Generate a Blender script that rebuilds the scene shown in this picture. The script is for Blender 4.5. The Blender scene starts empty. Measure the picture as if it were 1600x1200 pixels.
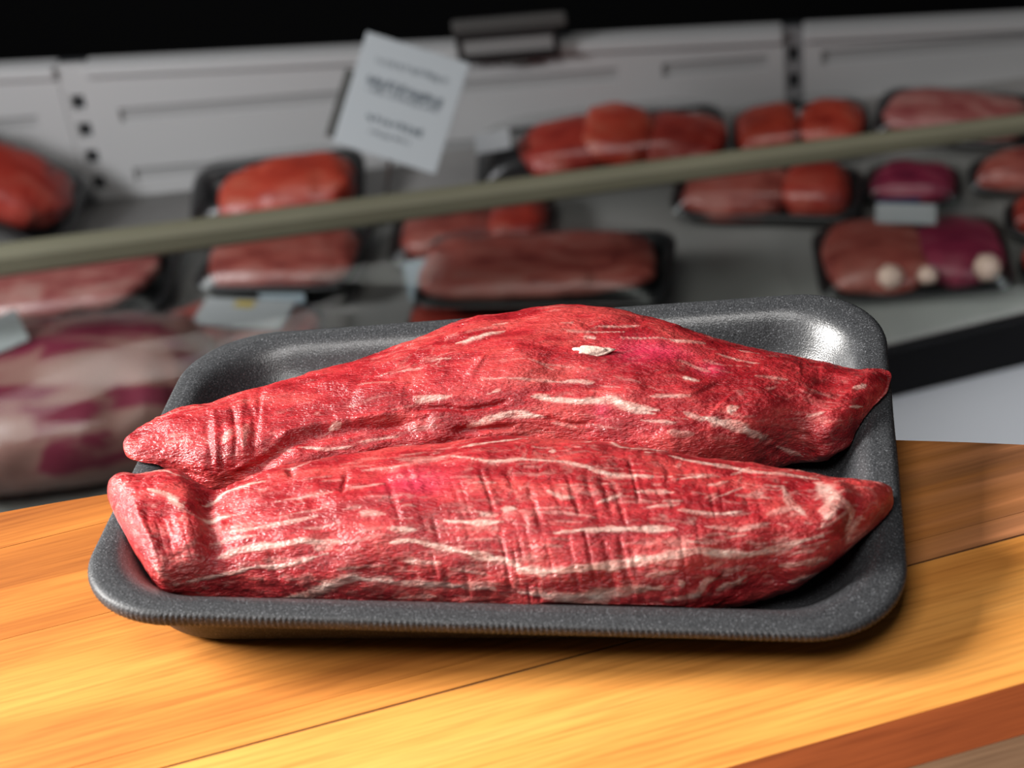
import bpy, bmesh, math, random
import numpy as np
from mathutils import Vector, Matrix

# ------------------------------------------------------------------ camera, world, lights, exposure
SC = bpy.context.scene
COL = SC.collection
CAM_C = Vector((0.09811386, -0.53308531, 0.42720663))
CAM_R = Vector((0.98968350, 0.10112010, -0.10149525))
CAM_U = Vector((0.02439110, 0.57915485, 0.81485260))
CAM_F = Vector((-0.14117944, 0.80892174, -0.57071357))
cam = bpy.data.cameras.new('camera')
cam.sensor_width = 36.0
cam.lens = 36.0 * 3000.0 / 1600.0
cam.clip_start = 0.02
cam.clip_end = 30
cam.dof.use_dof = True
cam.dof.focus_distance = 0.695
cam.dof.aperture_fstop = cam.lens / 6.2
cam_o = bpy.data.objects.new('camera', cam)
COL.objects.link(cam_o)
m4 = Matrix.Identity(4)
for i in range(3):
    m4[i][0] = CAM_R[i]; m4[i][1] = CAM_U[i]; m4[i][2] = -CAM_F[i]; m4[i][3] = CAM_C[i]
cam_o.matrix_world = m4
SC.camera = cam_o

world = bpy.data.worlds.new('world')
SC.world = world
world.use_nodes = True
world.node_tree.nodes['Background'].inputs[0].default_value = (0.8, 0.9, 1.0, 1)
world.node_tree.nodes['Background'].inputs[1].default_value = 0.04

def area(name, loc, target, size, size_y, power, color):
    l = bpy.data.lights.new(name, 'AREA')
    l.shape = 'RECTANGLE'; l.size = size; l.size_y = size_y
    l.energy = power; l.color = color
    o = bpy.data.objects.new(name, l)
    COL.objects.link(o)
    o.location = loc
    d = Vector(target) - Vector(loc)
    o.rotation_euler = d.to_track_quat('-Z', 'Y').to_euler()
    return o

# window daylight from the left and slightly behind the tray, a soft ceiling light, the case's own light, and an added fill on the case body
area('window_light', (-1.25, 0.02, 0.66), (0.0, -0.20, 0.0), 0.40, 0.6, 18.5, (1.0, 0.97, 0.93)).data.spread = math.radians(86)
area('ceiling_light', (-0.25, -0.75, 1.6), (0.0, -0.1, 0.0), 0.9, 0.6, 17, (1.0, 0.97, 0.94))
area('case_light', (-1.15, 0.50, 0.12), (-0.50, 1.12, -0.5), 0.3, 0.2, 2.9, (0.97, 0.98, 1.0)).data.spread = math.radians(100)
area('case_body_fill', (1.25, 0.10, 0.05), (0.34, 0.93, -0.76), 0.2, 0.2, 0.42, (0.95, 0.97, 1.0)).data.spread = math.radians(26)  # added low fill out of view, only brightens the case body panel
SC.view_settings.view_transform = 'Standard'
SC.view_settings.look = 'None'
SC.view_settings.gamma = 1.0
SC.view_settings.use_curve_mapping = False
SC.view_settings.exposure = 0.0
SC.cycles.use_denoising = True
SC.cycles.max_bounces = 8
SC.cycles.transparent_max_bounces = 16
SC.cycles.caustics_reflective = False
SC.cycles.caustics_refractive = False

# ------------------------------------------------------------------ helpers
rng = np.random.default_rng(7)

def tag(o, label=None, cat=None, group=None, kind=None):
    if label: o['label'] = label
    if cat: o['category'] = cat
    if group: o['group'] = group
    if kind: o['kind'] = kind
    return o

def empty(name, loc=(0, 0, 0), rotz=0.0):
    o = bpy.data.objects.new(name, None)
    COL.objects.link(o)
    o.location = loc
    o.rotation_euler = (0, 0, rotz)
    o.empty_display_size = 0.02
    return o

def link(name, me, mat=None, parent=None):
    o = bpy.data.objects.new(name, me)
    COL.objects.link(o)
    if mat is not None and len(me.materials) == 0:
        me.materials.append(mat)
    if parent is not None:
        o.parent = parent
    return o

def mesh_from(name, verts, faces, smooth=True):
    me = bpy.data.meshes.new(name)
    me.from_pydata([tuple(v) for v in verts], [], [tuple(f) for f in faces])
    me.update()
    if smooth:
        me.polygons.foreach_set('use_smooth', np.ones(len(me.polygons), dtype=bool))
    return me

def grid_mesh(name, P, close_u=False, close_v=False):
    """P: (nu, nv, 3) grid -> quad mesh built with foreach_set."""
    nu, nv = P.shape[:2]
    iu = np.arange(nu if close_u else nu - 1)
    iv = np.arange(nv if close_v else nv - 1)
    U, V = np.meshgrid(iu, iv, indexing='ij')
    U2 = (U + 1) % nu; V2 = (V + 1) % nv
    q = np.stack([U * nv + V, U2 * nv + V, U2 * nv + V2, U * nv + V2], -1).reshape(-1, 4)
    me = bpy.data.meshes.new(name)
    me.vertices.add(nu * nv)
    me.vertices.foreach_set('co', P.reshape(-1).astype(np.float32))
    me.loops.add(q.size)
    me.loops.foreach_set('vertex_index', q.reshape(-1).astype(np.int32))
    me.polygons.add(len(q))
    me.polygons.foreach_set('loop_start', np.arange(0, q.size, 4, dtype=np.int32))
    me.polygons.foreach_set('loop_total', np.full(len(q), 4, dtype=np.int32))
    me.polygons.foreach_set('use_smooth', np.ones(len(q), dtype=bool))
    me.update(calc_edges=True)
    me.validate()
    return me

def box_bm(bm, c, s, bevel=0.0, rot=None):
    r = bmesh.ops.create_cube(bm, size=1.0)
    vs = r['verts']
    M = Matrix.Diagonal((s[0], s[1], s[2], 1.0))
    if rot is not None: M = rot.to_4x4() @ M
    bmesh.ops.transform(bm, matrix=Matrix.Translation(c) @ M, verts=vs)
    if bevel > 0:
        es = list({e for v in vs for e in v.link_edges})
        bmesh.ops.bevel(bm, geom=es, offset=bevel, segments=2, affect='EDGES', profile=0.6)

def bm_obj(name, bm, mat, parent=None, smooth=False):
    me = bpy.data.meshes.new(name)
    bm.normal_update()
    bm.to_mesh(me); bm.free()
    if smooth:
        me.polygons.foreach_set('use_smooth', np.ones(len(me.polygons), dtype=bool))
    return link(name, me, mat, parent)

def box(name, c, s, mat, parent=None, bevel=0.0, rot=None):
    bm = bmesh.new()
    box_bm(bm, c, s, bevel, rot)
    return bm_obj(name, bm, mat, parent)

# --- vectorised noise
def _hash(ix, iy, iz, seed):
    h = (ix.astype(np.int64) * 374761393 + iy.astype(np.int64) * 668265263 + iz.astype(np.int64) * 2147483647 + seed * 974634777) & 0xFFFFFFFF
    h = ((h ^ (h >> 13)) * 1274126177) & 0xFFFFFFFF
    h = (h ^ (h >> 16)) & 0xFFFFFFFF
    return h.astype(np.float64) / 2147483648.0 - 1.0

def vnoise(P, seed=0):
    """value noise, about -1..1, P (...,3)"""
    f = np.floor(P); t = P - f
    t = t * t * t * (t * (t * 6 - 15) + 10)
    i = f.astype(np.int64)
    x, y, z = i[..., 0], i[..., 1], i[..., 2]
    tx, ty, tz = t[..., 0], t[..., 1], t[..., 2]
    def L(dy, dz):
        a = _hash(x, y + dy, z + dz, seed); b = _hash(x + 1, y + dy, z + dz, seed)
        return a + (b - a) * tx
    a = L(0, 0); b = L(1, 0); c = L(0, 1); d = L(1, 1)
    e = a + (b - a) * ty; g = c + (d - c) * ty
    return e + (g - e) * tz

def fbm(P, seed=0, octaves=3, gain=0.5):
    s = 0; a = 1.0; t = 0
    for k in range(octaves):
        s = s + a * vnoise(P * (2.03 ** k) + 17.3 * k, seed + k * 31)
        t += a; a *= gain
    return s / t

def sstep(a, b, x):
    t = np.clip((x - a) / (b - a), 0, 1)
    return t * t * (3 - 2 * t)

# ------------------------------------------------------------------ materials
def new_mat(name):
    m = bpy.data.materials.new(name)
    m.use_nodes = True
    nt = m.node_tree
    b = nt.nodes['Principled BSDF']
    return m, nt, b

def nd(nt, typ, **kw):
    n = nt.nodes.new(typ)
    for k, v in kw.items():
        if k.startswith('i_'):
            n.inputs[int(k[2:])].default_value = v
        else:
            setattr(n, k, v)
    return n

def ramp(nt, stops, fac=None):
    r = nt.nodes.new('ShaderNodeValToRGB')
    e = r.color_ramp.elements
    while len(e) < len(stops): e.new(0.5)
    for k, (p, c) in enumerate(stops):
        e[k].position = p
        e[k].color = (*c, 1) if len(c) == 3 else c
    if fac is not None: nt.links.new(fac, r.inputs[0])
    return r

def noise_bump(nt, b, scale, strength, dist=0.001, coord='Object', detail=3.0, sc=(1, 1, 1)):
    tc = nd(nt, 'ShaderNodeTexCoord')
    mp = nd(nt, 'ShaderNodeMapping'); mp.inputs['Scale'].default_value = sc
    nt.links.new(tc.outputs[coord], mp.inputs[0])
    n = nd(nt, 'ShaderNodeTexNoise'); n.inputs['Scale'].default_value = scale; n.inputs['Detail'].default_value = detail
    nt.links.new(mp.outputs[0], n.inputs['Vector'])
    bp = nd(nt, 'ShaderNodeBump'); bp.inputs['Strength'].default_value = strength; bp.inputs['Distance'].default_value = dist
    nt.links.new(n.outputs[0], bp.inputs['Height'])
    nt.links.new(bp.outputs[0], b.inputs['Normal'])
    return n, mp

def plain(name, color, rough=0.5, metal=0.0, bump=None, spec=0.5, vary=0.0):
    m, nt, b = new_mat(name)
    b.inputs['Base Color'].default_value = (*color, 1)
    b.inputs['Roughness'].default_value = rough
    b.inputs['Metallic'].default_value = metal
    b.inputs['Specular IOR Level'].default_value = spec
    if bump:
        n, mp = noise_bump(nt, b, bump[0], bump[1])
    if vary > 0:
        tc = nd(nt, 'ShaderNodeTexCoord')
        n2 = nd(nt, 'ShaderNodeTexNoise'); n2.inputs['Scale'].default_value = 9.0; n2.inputs['Detail'].default_value = 4
        nt.links.new(tc.outputs['Object'], n2.inputs['Vector'])
        r = ramp(nt, [(0.3, tuple(c * (1 - vary) for c in color)), (0.7, tuple(min(1, c * (1 + vary)) for c in color))], n2.outputs[0])
        nt.links.new(r.outputs[0], b.inputs['Base Color'])
    return m

def foam_material(name, dark, light, bead=1500.0, rough=0.33, spec=0.75):
    m, nt, b = new_mat(name)
    tc = nd(nt, 'ShaderNodeTexCoord')
    v = nd(nt, 'ShaderNodeTexVoronoi'); v.inputs['Scale'].default_value = bead
    nt.links.new(tc.outputs['Object'], v.inputs['Vector'])
    n = nd(nt, 'ShaderNodeTexNoise'); n.inputs['Scale'].default_value = bead * 1.3; n.inputs['Detail'].default_value = 2
    nt.links.new(tc.outputs['Object'], n.inputs['Vector'])
    r = ramp(nt, [(0.35, dark), (0.62, light), (0.74, tuple(min(1, c * 4.0) for c in light))], n.outputs[0])
    nt.links.new(r.outputs[0], b.inputs['Base Color'])
    b.inputs['Roughness'].default_value = rough
    b.inputs['Specular IOR Level'].default_value = spec
    mx = nd(nt, 'ShaderNodeMath', operation='ADD')
    nt.links.new(v.outputs['Distance'], mx.inputs[0]); nt.links.new(n.outputs[0], mx.inputs[1])
    bp = nd(nt, 'ShaderNodeBump'); bp.inputs['Strength'].default_value = 0.22; bp.inputs['Distance'].default_value = 0.0003
    nt.links.new(mx.outputs[0], bp.inputs['Height']); nt.links.new(bp.outputs[0], b.inputs['Normal'])
    return m

def meat_material(name):
    """colour and fat come from the mesh's own attributes; fine grain and wet gloss from the nodes"""
    m, nt, b = new_mat(name)
    a = nd(nt, 'ShaderNodeAttribute', attribute_name='flesh')
    f = nd(nt, 'ShaderNodeAttribute', attribute_name='fat')
    tc = nd(nt, 'ShaderNodeTexCoord')
    mp = nd(nt, 'ShaderNodeMapping'); mp.inputs['Scale'].default_value = (0.35, 1, 1)
    nt.links.new(tc.outputs['Object'], mp.inputs[0])
    n = nd(nt, 'ShaderNodeTexNoise'); n.inputs['Scale'].default_value = 900; n.inputs['Detail'].default_value = 3
    nt.links.new(mp.outputs[0], n.inputs['Vector'])
    r = ramp(nt, [(0.3, (0.78, 0.70, 0.70)), (0.55, (1, 1, 1)), (0.75, (1.25, 1.3, 1.3))], n.outputs[0])
    mx = nd(nt, 'ShaderNodeMix', data_type='RGBA', blend_type='MULTIPLY')
    mx.inputs[0].default_value = 1.0
    nt.links.new(a.outputs['Color'], mx.inputs[6]); nt.links.new(r.outputs[0], mx.inputs[7])
    nt.links.new(mx.outputs[2], b.inputs['Base Color'])
    rr = nd(nt, 'ShaderNodeMapRange')
    nt.links.new(f.outputs['Fac'], rr.inputs[0]); rr.inputs[3].default_value = 0.32; rr.inputs[4].default_value = 0.42
    nt.links.new(rr.outputs[0], b.inputs['Roughness'])
    b.inputs['Specular IOR Level'].default_value = 0.62
    b.inputs['Subsurface Weight'].default_value = 0.12
    b.inputs['Subsurface Radius'].default_value = (1.0, 0.25, 0.15)
    b.inputs['Subsurface Scale'].default_value = 0.003
    n2 = nd(nt, 'ShaderNodeTexNoise'); n2.inputs['Scale'].default_value = 1900; n2.inputs['Detail'].default_value = 2
    nt.links.new(mp.outputs[0], n2.inputs['Vector'])
    bp = nd(nt, 'ShaderNodeBump'); bp.inputs['Strength'].default_value = 0.85; bp.inputs['Distance'].default_value = 0.0007
    nt.links.new(n2.outputs[0], bp.inputs['Height']); nt.links.new(bp.outputs[0], b.inputs['Normal'])
    return m

def wood_material(name, light, mid, dark, heart=None, heart_x=(0.05, 0.16), ang=math.radians(21.5), seed=0.0):
    """planks: grain runs along the plank; a darker heartwood zone may lie towards one end of the board"""
    m, nt, b = new_mat(name)
    tc = nd(nt, 'ShaderNodeTexCoord')
    mp = nd(nt, 'ShaderNodeMapping'); mp.inputs['Rotation'].default_value = (0, 0, -ang); mp.inputs['Location'].default_value = (seed, seed * 0.37, 0)
    nt.links.new(tc.outputs['Object'], mp.inputs[0])
    m1 = nd(nt, 'ShaderNodeMapping'); m1.inputs['Scale'].default_value = (1.6, 22, 22)
    nt.links.new(mp.outputs[0], m1.inputs[0])
    n1 = nd(nt, 'ShaderNodeTexNoise'); n1.inputs['Scale'].default_value = 2.2; n1.inputs['Detail'].default_value = 6; n1.inputs['Distortion'].default_value = 0.6
    nt.links.new(m1.outputs[0], n1.inputs['Vector'])
    m2 = nd(nt, 'ShaderNodeMapping'); m2.inputs['Scale'].default_value = (12, 320, 320)
    nt.links.new(mp.outputs[0], m2.inputs[0])
    n2 = nd(nt, 'ShaderNodeTexNoise'); n2.inputs['Scale'].default_value = 2.0; n2.inputs['Detail'].default_value = 4
    nt.links.new(m2.outputs[0], n2.inputs['Vector'])
    r1 = ramp(nt, [(0.28, dark), (0.5, mid), (0.72, light)], n1.outputs[0])
    r2 = ramp(nt, [(0.25, (0.62, 0.55, 0.5)), (0.55, (1, 1, 1)), (0.8, (1.12, 1.12, 1.1))], n2.outputs[0])
    mx = nd(nt, 'ShaderNodeMix', data_type='RGBA', blend_type='MULTIPLY'); mx.inputs[0].default_value = 0.75
    nt.links.new(r1.outputs[0], mx.inputs[6]); nt.links.new(r2.outputs[0], mx.inputs[7])
    out = mx.outputs[2]
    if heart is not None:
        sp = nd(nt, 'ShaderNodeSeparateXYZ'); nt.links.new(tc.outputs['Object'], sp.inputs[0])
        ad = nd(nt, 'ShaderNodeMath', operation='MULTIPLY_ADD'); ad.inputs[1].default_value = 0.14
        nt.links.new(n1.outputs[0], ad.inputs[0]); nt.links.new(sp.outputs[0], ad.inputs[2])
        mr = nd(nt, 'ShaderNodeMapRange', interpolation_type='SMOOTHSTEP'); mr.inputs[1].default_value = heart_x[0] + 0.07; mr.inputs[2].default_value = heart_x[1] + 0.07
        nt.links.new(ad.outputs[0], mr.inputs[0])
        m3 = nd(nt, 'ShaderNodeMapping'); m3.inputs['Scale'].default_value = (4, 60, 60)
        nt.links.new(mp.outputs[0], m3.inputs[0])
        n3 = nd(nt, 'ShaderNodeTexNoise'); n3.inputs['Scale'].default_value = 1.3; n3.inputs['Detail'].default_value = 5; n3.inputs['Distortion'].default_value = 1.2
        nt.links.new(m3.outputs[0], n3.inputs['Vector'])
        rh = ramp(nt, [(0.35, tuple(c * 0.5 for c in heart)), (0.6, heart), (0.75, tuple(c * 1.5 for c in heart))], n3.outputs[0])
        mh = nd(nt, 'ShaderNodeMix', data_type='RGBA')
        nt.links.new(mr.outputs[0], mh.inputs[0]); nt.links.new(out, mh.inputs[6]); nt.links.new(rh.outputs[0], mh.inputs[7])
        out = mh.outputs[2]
    nt.links.new(out, b.inputs['Base Color'])
    b.inputs['Roughness'].default_value = 0.5
    b.inputs['Specular IOR Level'].default_value = 0.3
    bp = nd(nt, 'ShaderNodeBump'); bp.inputs['Strength'].default_value = 0.15; bp.inputs['Distance'].default_value = 0.0004
    nt.links.new(n2.outputs[0], bp.inputs['Height']); nt.links.new(bp.outputs[0], b.inputs['Normal'])
    return m

def film_material(name, tint=(1, 1, 1), gloss=0.12, rough=0.12, ior=0.5):
    m, nt, b = new_mat(name)
    nt.nodes.remove(b)
    t = nd(nt, 'ShaderNodeBsdfTransparent'); t.inputs[0].default_value = (*tint, 1)
    g = nd(nt, 'ShaderNodeBsdfGlossy'); g.inputs['Roughness'].default_value = rough
    lw = nd(nt, 'ShaderNodeLayerWeight'); lw.inputs[0].default_value = 0.5
    pw = nd(nt, 'ShaderNodeMath', operation='POWER'); pw.inputs[1].default_value = 4.0
    nt.links.new(lw.outputs['Facing'], pw.inputs[0])
    ad = nd(nt, 'ShaderNodeMath', operation='MULTIPLY_ADD', use_clamp=True); ad.inputs[1].default_value = ior; ad.inputs[2].default_value = gloss
    nt.links.new(pw.outputs[0], ad.inputs[0])
    mx = nd(nt, 'ShaderNodeMixShader')
    nt.links.new(ad.outputs[0], mx.inputs[0]); nt.links.new(t.outputs[0], mx.inputs[1]); nt.links.new(g.outputs[0], mx.inputs[2])
    nt.links.new(mx.outputs[0], nt.nodes['Material Output'].inputs['Surface'])
    return m

# ------------------------------------------------------------------ the room
M_black = plain('unlit_shop_black', (0.002, 0.002, 0.0022), 0.95, spec=0.1)  # this black stands for the unlit shop behind the case
M_floor = plain('dark_floor_tile', (0.06, 0.06, 0.065), 0.5, vary=0.2)
bm = bmesh.new(); box_bm(bm, (0, -0.7, -0.91), (7, 4.6, 0.02)); tag(bm_obj('floor', bm, M_floor), kind='structure')
bm = bmesh.new(); box_bm(bm, (0, 1.62, 0.3), (7, 0.05, 2.4)); tag(bm_obj('wall_back', bm, M_black), kind='structure')

# ------------------------------------------------------------------ round plank table
TC = (0.069, -0.9322); TR = 0.9675; TT = 0.034
ANG = math.radians(21.5)
M_w_orange = wood_material('golden_plank_wood', (0.80, 0.365, 0.088), (0.71, 0.295, 0.062), (0.54, 0.20, 0.038), heart=(0.40, 0.19, 0.075), heart_x=(0.10, 0.26), seed=0.0)
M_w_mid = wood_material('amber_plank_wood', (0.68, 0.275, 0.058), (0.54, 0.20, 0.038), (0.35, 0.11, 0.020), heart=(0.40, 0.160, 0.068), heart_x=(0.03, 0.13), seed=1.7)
M_w_tan = wood_material('tan_plank_wood', (0.62, 0.30, 0.10), (0.50, 0.22, 0.065), (0.36, 0.13, 0.035), seed=3.1)
M_w_top = wood_material('brown_streaked_plank_wood', (0.54, 0.205, 0.040), (0.38, 0.125, 0.022), (0.23, 0.066, 0.012), heart=(0.28, 0.135, 0.055), heart_x=(0.02, 0.14), seed=4.6)
M_w_red = wood_material('red_brown_plank_wood', (0.30, 0.075, 0.018), (0.22, 0.050, 0.012), (0.15, 0.032, 0.008), seed=6.0)
M_w_grey = wood_material('grey_brown_plank_wood', (0.22, 0.125, 0.07), (0.16, 0.09, 0.05), (0.10, 0.055, 0.03), seed=7.3)
table = empty('round_table', (TC[0], TC[1], -0.9))
tag(table, 'round wooden table of orange and brown planks under the meat tray', 'table')
cdir = (math.cos(ANG), math.sin(ANG)); ndir = (-math.sin(ANG), math.cos(ANG))
cu = TC[0] * cdir[0] + TC[1] * cdir[1]; cn = TC[0] * ndir[0] + TC[1] * ndir[1]

def plank(o1, o2, mat, gap=0.00003, g2=None):
    g2 = gap if g2 is None else g2
    lo, hi = max(o1 + gap, cn - TR + 1e-4), min(o2 - g2, cn + TR - 1e-4)
    rows = []
    for inset, z in ((0.0, -TT), (0.0, -0.0035), (0.0003, -0.0012), (0.0008, -0.0003), (0.0022, 0.0)):
        e = min(inset * 0.2, 0.00007)
        R = TR - inset * 1.6 - (0.002 if z == -TT else 0)
        os_ = np.linspace(lo + e, hi - e, 40)
        h = np.sqrt(np.maximum(R * R - (os_ - cn) ** 2, 1e-9))
        loop = [(cu + hh, oo) for hh, oo in zip(h, os_)] + [(cu - hh, oo) for hh, oo in zip(h[::-1], os_[::-1])]
        rows.append([(a * cdir[0] + o * ndir[0] - TC[0], a * cdir[1] + o * ndir[1] - TC[1], z + 0.9) for a, o in loop])
    n = len(rows[0]); vs = [v for r in rows for v in r]; fs = []
    for k in range(len(rows) - 1):
        for i in range(n):
            j = (i + 1) % n
            fs.append((k * n + i, k * n + j, (k + 1) * n + j, (k + 1) * n + i))
    top = (len(rows) - 1) * n
    fs.append(tuple(top + i for i in range(n))); fs.append(tuple(reversed(range(n))))
    me = mesh_from('plank', vs, fs, smooth=False)
    return link('plank', me, mat, table)

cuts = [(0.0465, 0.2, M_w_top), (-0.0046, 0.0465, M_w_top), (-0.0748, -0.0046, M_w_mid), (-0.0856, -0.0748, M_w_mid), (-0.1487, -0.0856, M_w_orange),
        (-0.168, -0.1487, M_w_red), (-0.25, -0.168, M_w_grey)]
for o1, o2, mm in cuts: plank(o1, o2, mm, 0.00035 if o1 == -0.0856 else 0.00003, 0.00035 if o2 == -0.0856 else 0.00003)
# dark strip added in the main seam, its colour stands for shade in the gap
M_seam_shade = plain('seam_shade_brown', (0.05, 0.018, 0.006), 0.7)
og = -0.0856; gw = 0.00034
hh = math.sqrt(TR * TR - (og - cn) ** 2) - 0.004
gq = []
for z in (0.88, 0.8997):
    for su, so in ((-1, -1), (1, -1), (1, 1), (-1, 1)):
        u = cu + su * hh; oo = og + so * gw
        gq.append((u * cdir[0] + oo * ndir[0] - TC[0], u * cdir[1] + oo * ndir[1] - TC[1], z))
link('seam_shade_strip', mesh_from('seam_shade_strip', gq, [(3, 2, 1, 0), (4, 5, 6, 7), (0, 1, 5, 4), (1, 2, 6, 5), (2, 3, 7, 6), (3, 0, 4, 7)], smooth=False), M_seam_shade, table)
o = -0.25; k = 0
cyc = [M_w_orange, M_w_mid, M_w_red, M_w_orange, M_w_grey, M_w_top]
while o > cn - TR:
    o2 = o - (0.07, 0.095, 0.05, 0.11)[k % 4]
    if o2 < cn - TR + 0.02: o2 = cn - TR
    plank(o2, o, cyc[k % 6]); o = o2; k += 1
bm = bmesh.new()
bmesh.ops.create_cone(bm, cap_ends=True, segments=32, radius1=0.07, radius2=0.05, depth=0.8, matrix=Matrix.Translation((0, 0, 0.45)))
bm_obj('pedestal', bm, M_w_red, table, True)
box('cross_rail', (0, 0, 0.848), (1.3, 0.09, 0.034), M_w_red, table, 0.004)
box('cross_rail', (0, 0, 0.848), (0.09, 1.3, 0.0338), M_w_red, table, 0.004)
for k in range(4):
    a = k * math.pi / 2 + 0.4
    box('foot', (0.26 * math.cos(a), 0.26 * math.sin(a), 0.03), (0.5, 0.07, 0.06), M_w_red, table, 0.01, Matrix.Rotation(a, 3, 'Z'))

# ------------------------------------------------------------------ foam tray
TW = 0.0069; HA, HB = 0.135, 0.0895; RIM = 0.022

def rr_ring(a, b, r, ns, nc):
    """rounded rectangle, fixed topology: straight sides ns points, corners nc points"""
    pts = []
    cor = [((a - r, b - r), 0), ((-a + r, b - r), 90), ((-a + r, -b + r), 180), ((a - r, -b + r), 270)]
    for k, ((cx, cy), a0) in enumerate(cor):
        for i in range(nc):
            t = math.radians(a0 + 90 * i / nc); pts.append((cx + r * math.cos(t), cy + r * math.sin(t)))
        t = math.radians(a0 + 90); p = (cx + r * math.cos(t), cy + r * math.sin(t))
        (cx2, cy2), a2 = cor[(k + 1) % 4]
        q = (cx2 + r * math.cos(math.radians(a2)), cy2 + r * math.sin(math.radians(a2))) if k < 3 else (cor[0][0][0] + r, cor[0][0][1])
        m = ns[k % 2]
        for i in range(m):
            pts.append((p[0] + (q[0] - p[0]) * i / m, p[1] + (q[1] - p[1]) * i / m))
    return np.array(pts)

def twist(P, w=1.0):
    P = P.copy()
    k = np.clip(P[..., 2] / RIM, 0, 1.1) ** 0.8
    P[..., 2] += TW * w * (P[..., 0] / HA) * (P[..., 1] / HB) * k
    return P

def loft_rings(prof, a, b, r, ns, nc, rib=0.0, ribs=440):
    rows = []
    for o, z, rb in prof:
        ring = rr_ring(a - o, b - o, max(r - 0.30 * o, 0.004), ns, nc)
        if rb:
            n = len(ring)
            d = np.roll(ring, -1, 0) - np.roll(ring, 1, 0); d /= np.linalg.norm(d, axis=1)[:, None] + 1e-12
            nrm = np.stack([d[:, 1], -d[:, 0]], 1)
            L = np.linalg.norm(np.roll(ring, -1, 0) - ring, axis=1); s = np.concatenate([[0], np.cumsum(L)[:-1]]) / L.sum()
            jit = 0.6 + 0.4 * np.sin(s * 97.0) * np.sin(s * 41.0 + 1)
            ring = ring + nrm * (rb * jit * (np.abs(np.cos(s * ribs * math.pi)) - 0.5))[:, None]
        rows.append(np.concatenate([ring, np.full((len(ring), 1), z)], 1))
    return np.array(rows)

M_foam = foam_material('charcoal_foam', (0.018, 0.019, 0.021), (0.055, 0.057, 0.061))
tray = empty('foam_tray', (0, 0, 0.0003))
tag(tray, 'charcoal foam tray with ribbed rim holding two raw roasts on the wooden table', 'tray')
NS, NC = (620, 330), 90
inner = [(0.0060, 0.0222, 0), (0.0078, 0.02215, 0), (0.0096, 0.0217, 0), (0.0113, 0.0206, 0), (0.0130, 0.0188, 0), (0.0148, 0.0160, 0), (0.0166, 0.0125, 0), (0.0186, 0.0092, 0), (0.0210, 0.0066, 0), (0.0240, 0.0052, 0), (0.0280, 0.0047, 0), (0.0340, 0.0046, 0)]
outer_w = [(0.0340, 0.0, 0), (0.0185, 0.0, 0), (0.0165, 0.0006, 0), (0.0148, 0.0022, 0), (0.0128, 0.0060, 0), (0.0105, 0.0106, 0), (0.0080, 0.0148, 0), (0.0060, 0.0170, 0)]
ns2, nc2 = (120, 70), 24
body = loft_rings(outer_w[::-1] + [(0.05, 0.0, 0), (0.088, 0.0, 0)], HA, HB, 0.033, ns2, nc2)
body_in = loft_rings(inner + [(0.05, 0.0046, 0), (0.075, 0.0046, 0), (0.0885, 0.0046, 0)], HA, HB, 0.033, ns2, nc2)
bm = bmesh.new()
bm.from_mesh(grid_mesh('outside', twist(body[::-1]), close_v=True))
n_split = len(bm.faces)
bm.from_mesh(grid_mesh('inside', twist(body_in), close_v=True))
bm.faces.ensure_lookup_table()
for f in bm.faces[:n_split]: f.material_index = 1
me = bpy.data.meshes.new('tray_body'); bm.to_mesh(me); bm.free()
me.materials.append(M_foam)
M_rimfoam = foam_material('charcoal_foam_rim', (0.018, 0.019, 0.021), (0.055, 0.057, 0.061), rough=0.50, spec=0.35)
me.materials.append(M_rimfoam)
link('tray_body', me, M_foam, tray)
rimp = [(0.0060, 0.0170, 0), (0.0035, 0.0168, 0.0001), (0.0012, 0.0170, 0.0005), (0.0002, 0.0180, 0.0008), (0.0000, 0.0192, 0.0008), (0.0000, 0.0203, 0.0006), (0.0004, 0.0212, 0.0004),
        (0.0012, 0.0218, 0), (0.0026, 0.0221, 0), (0.0045, 0.0222, 0), (0.0060, 0.0222, 0)]
def _ribs():
    return twist(loft_rings(rimp, HA, HB, 0.033, NS, NC, ribs=430))
me = grid_mesh('rim', _ribs(), close_v=True)
link('rim', me, M_rimfoam, tray)

# ------------------------------------------------------------------ roasts: closed lofts along the tray, then relief and marbling
#MEATFN
def catmull(T, A):
    n = len(A); i = np.clip(np.floor(T).astype(int), 0, n - 2); f = (T - i)[:, None]
    g = lambda k: A[np.clip(k, 0, n - 1)]
    p0, p1, p2, p3 = g(i - 1), g(i), g(i + 1), g(i + 2)
    return 0.5 * (2 * p1 + (p2 - p0) * f + (2 * p0 - 5 * p1 + 4 * p2 - p3) * f ** 2 + (3 * p1 - p0 - 3 * p2 + p3) * f ** 3)

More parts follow.
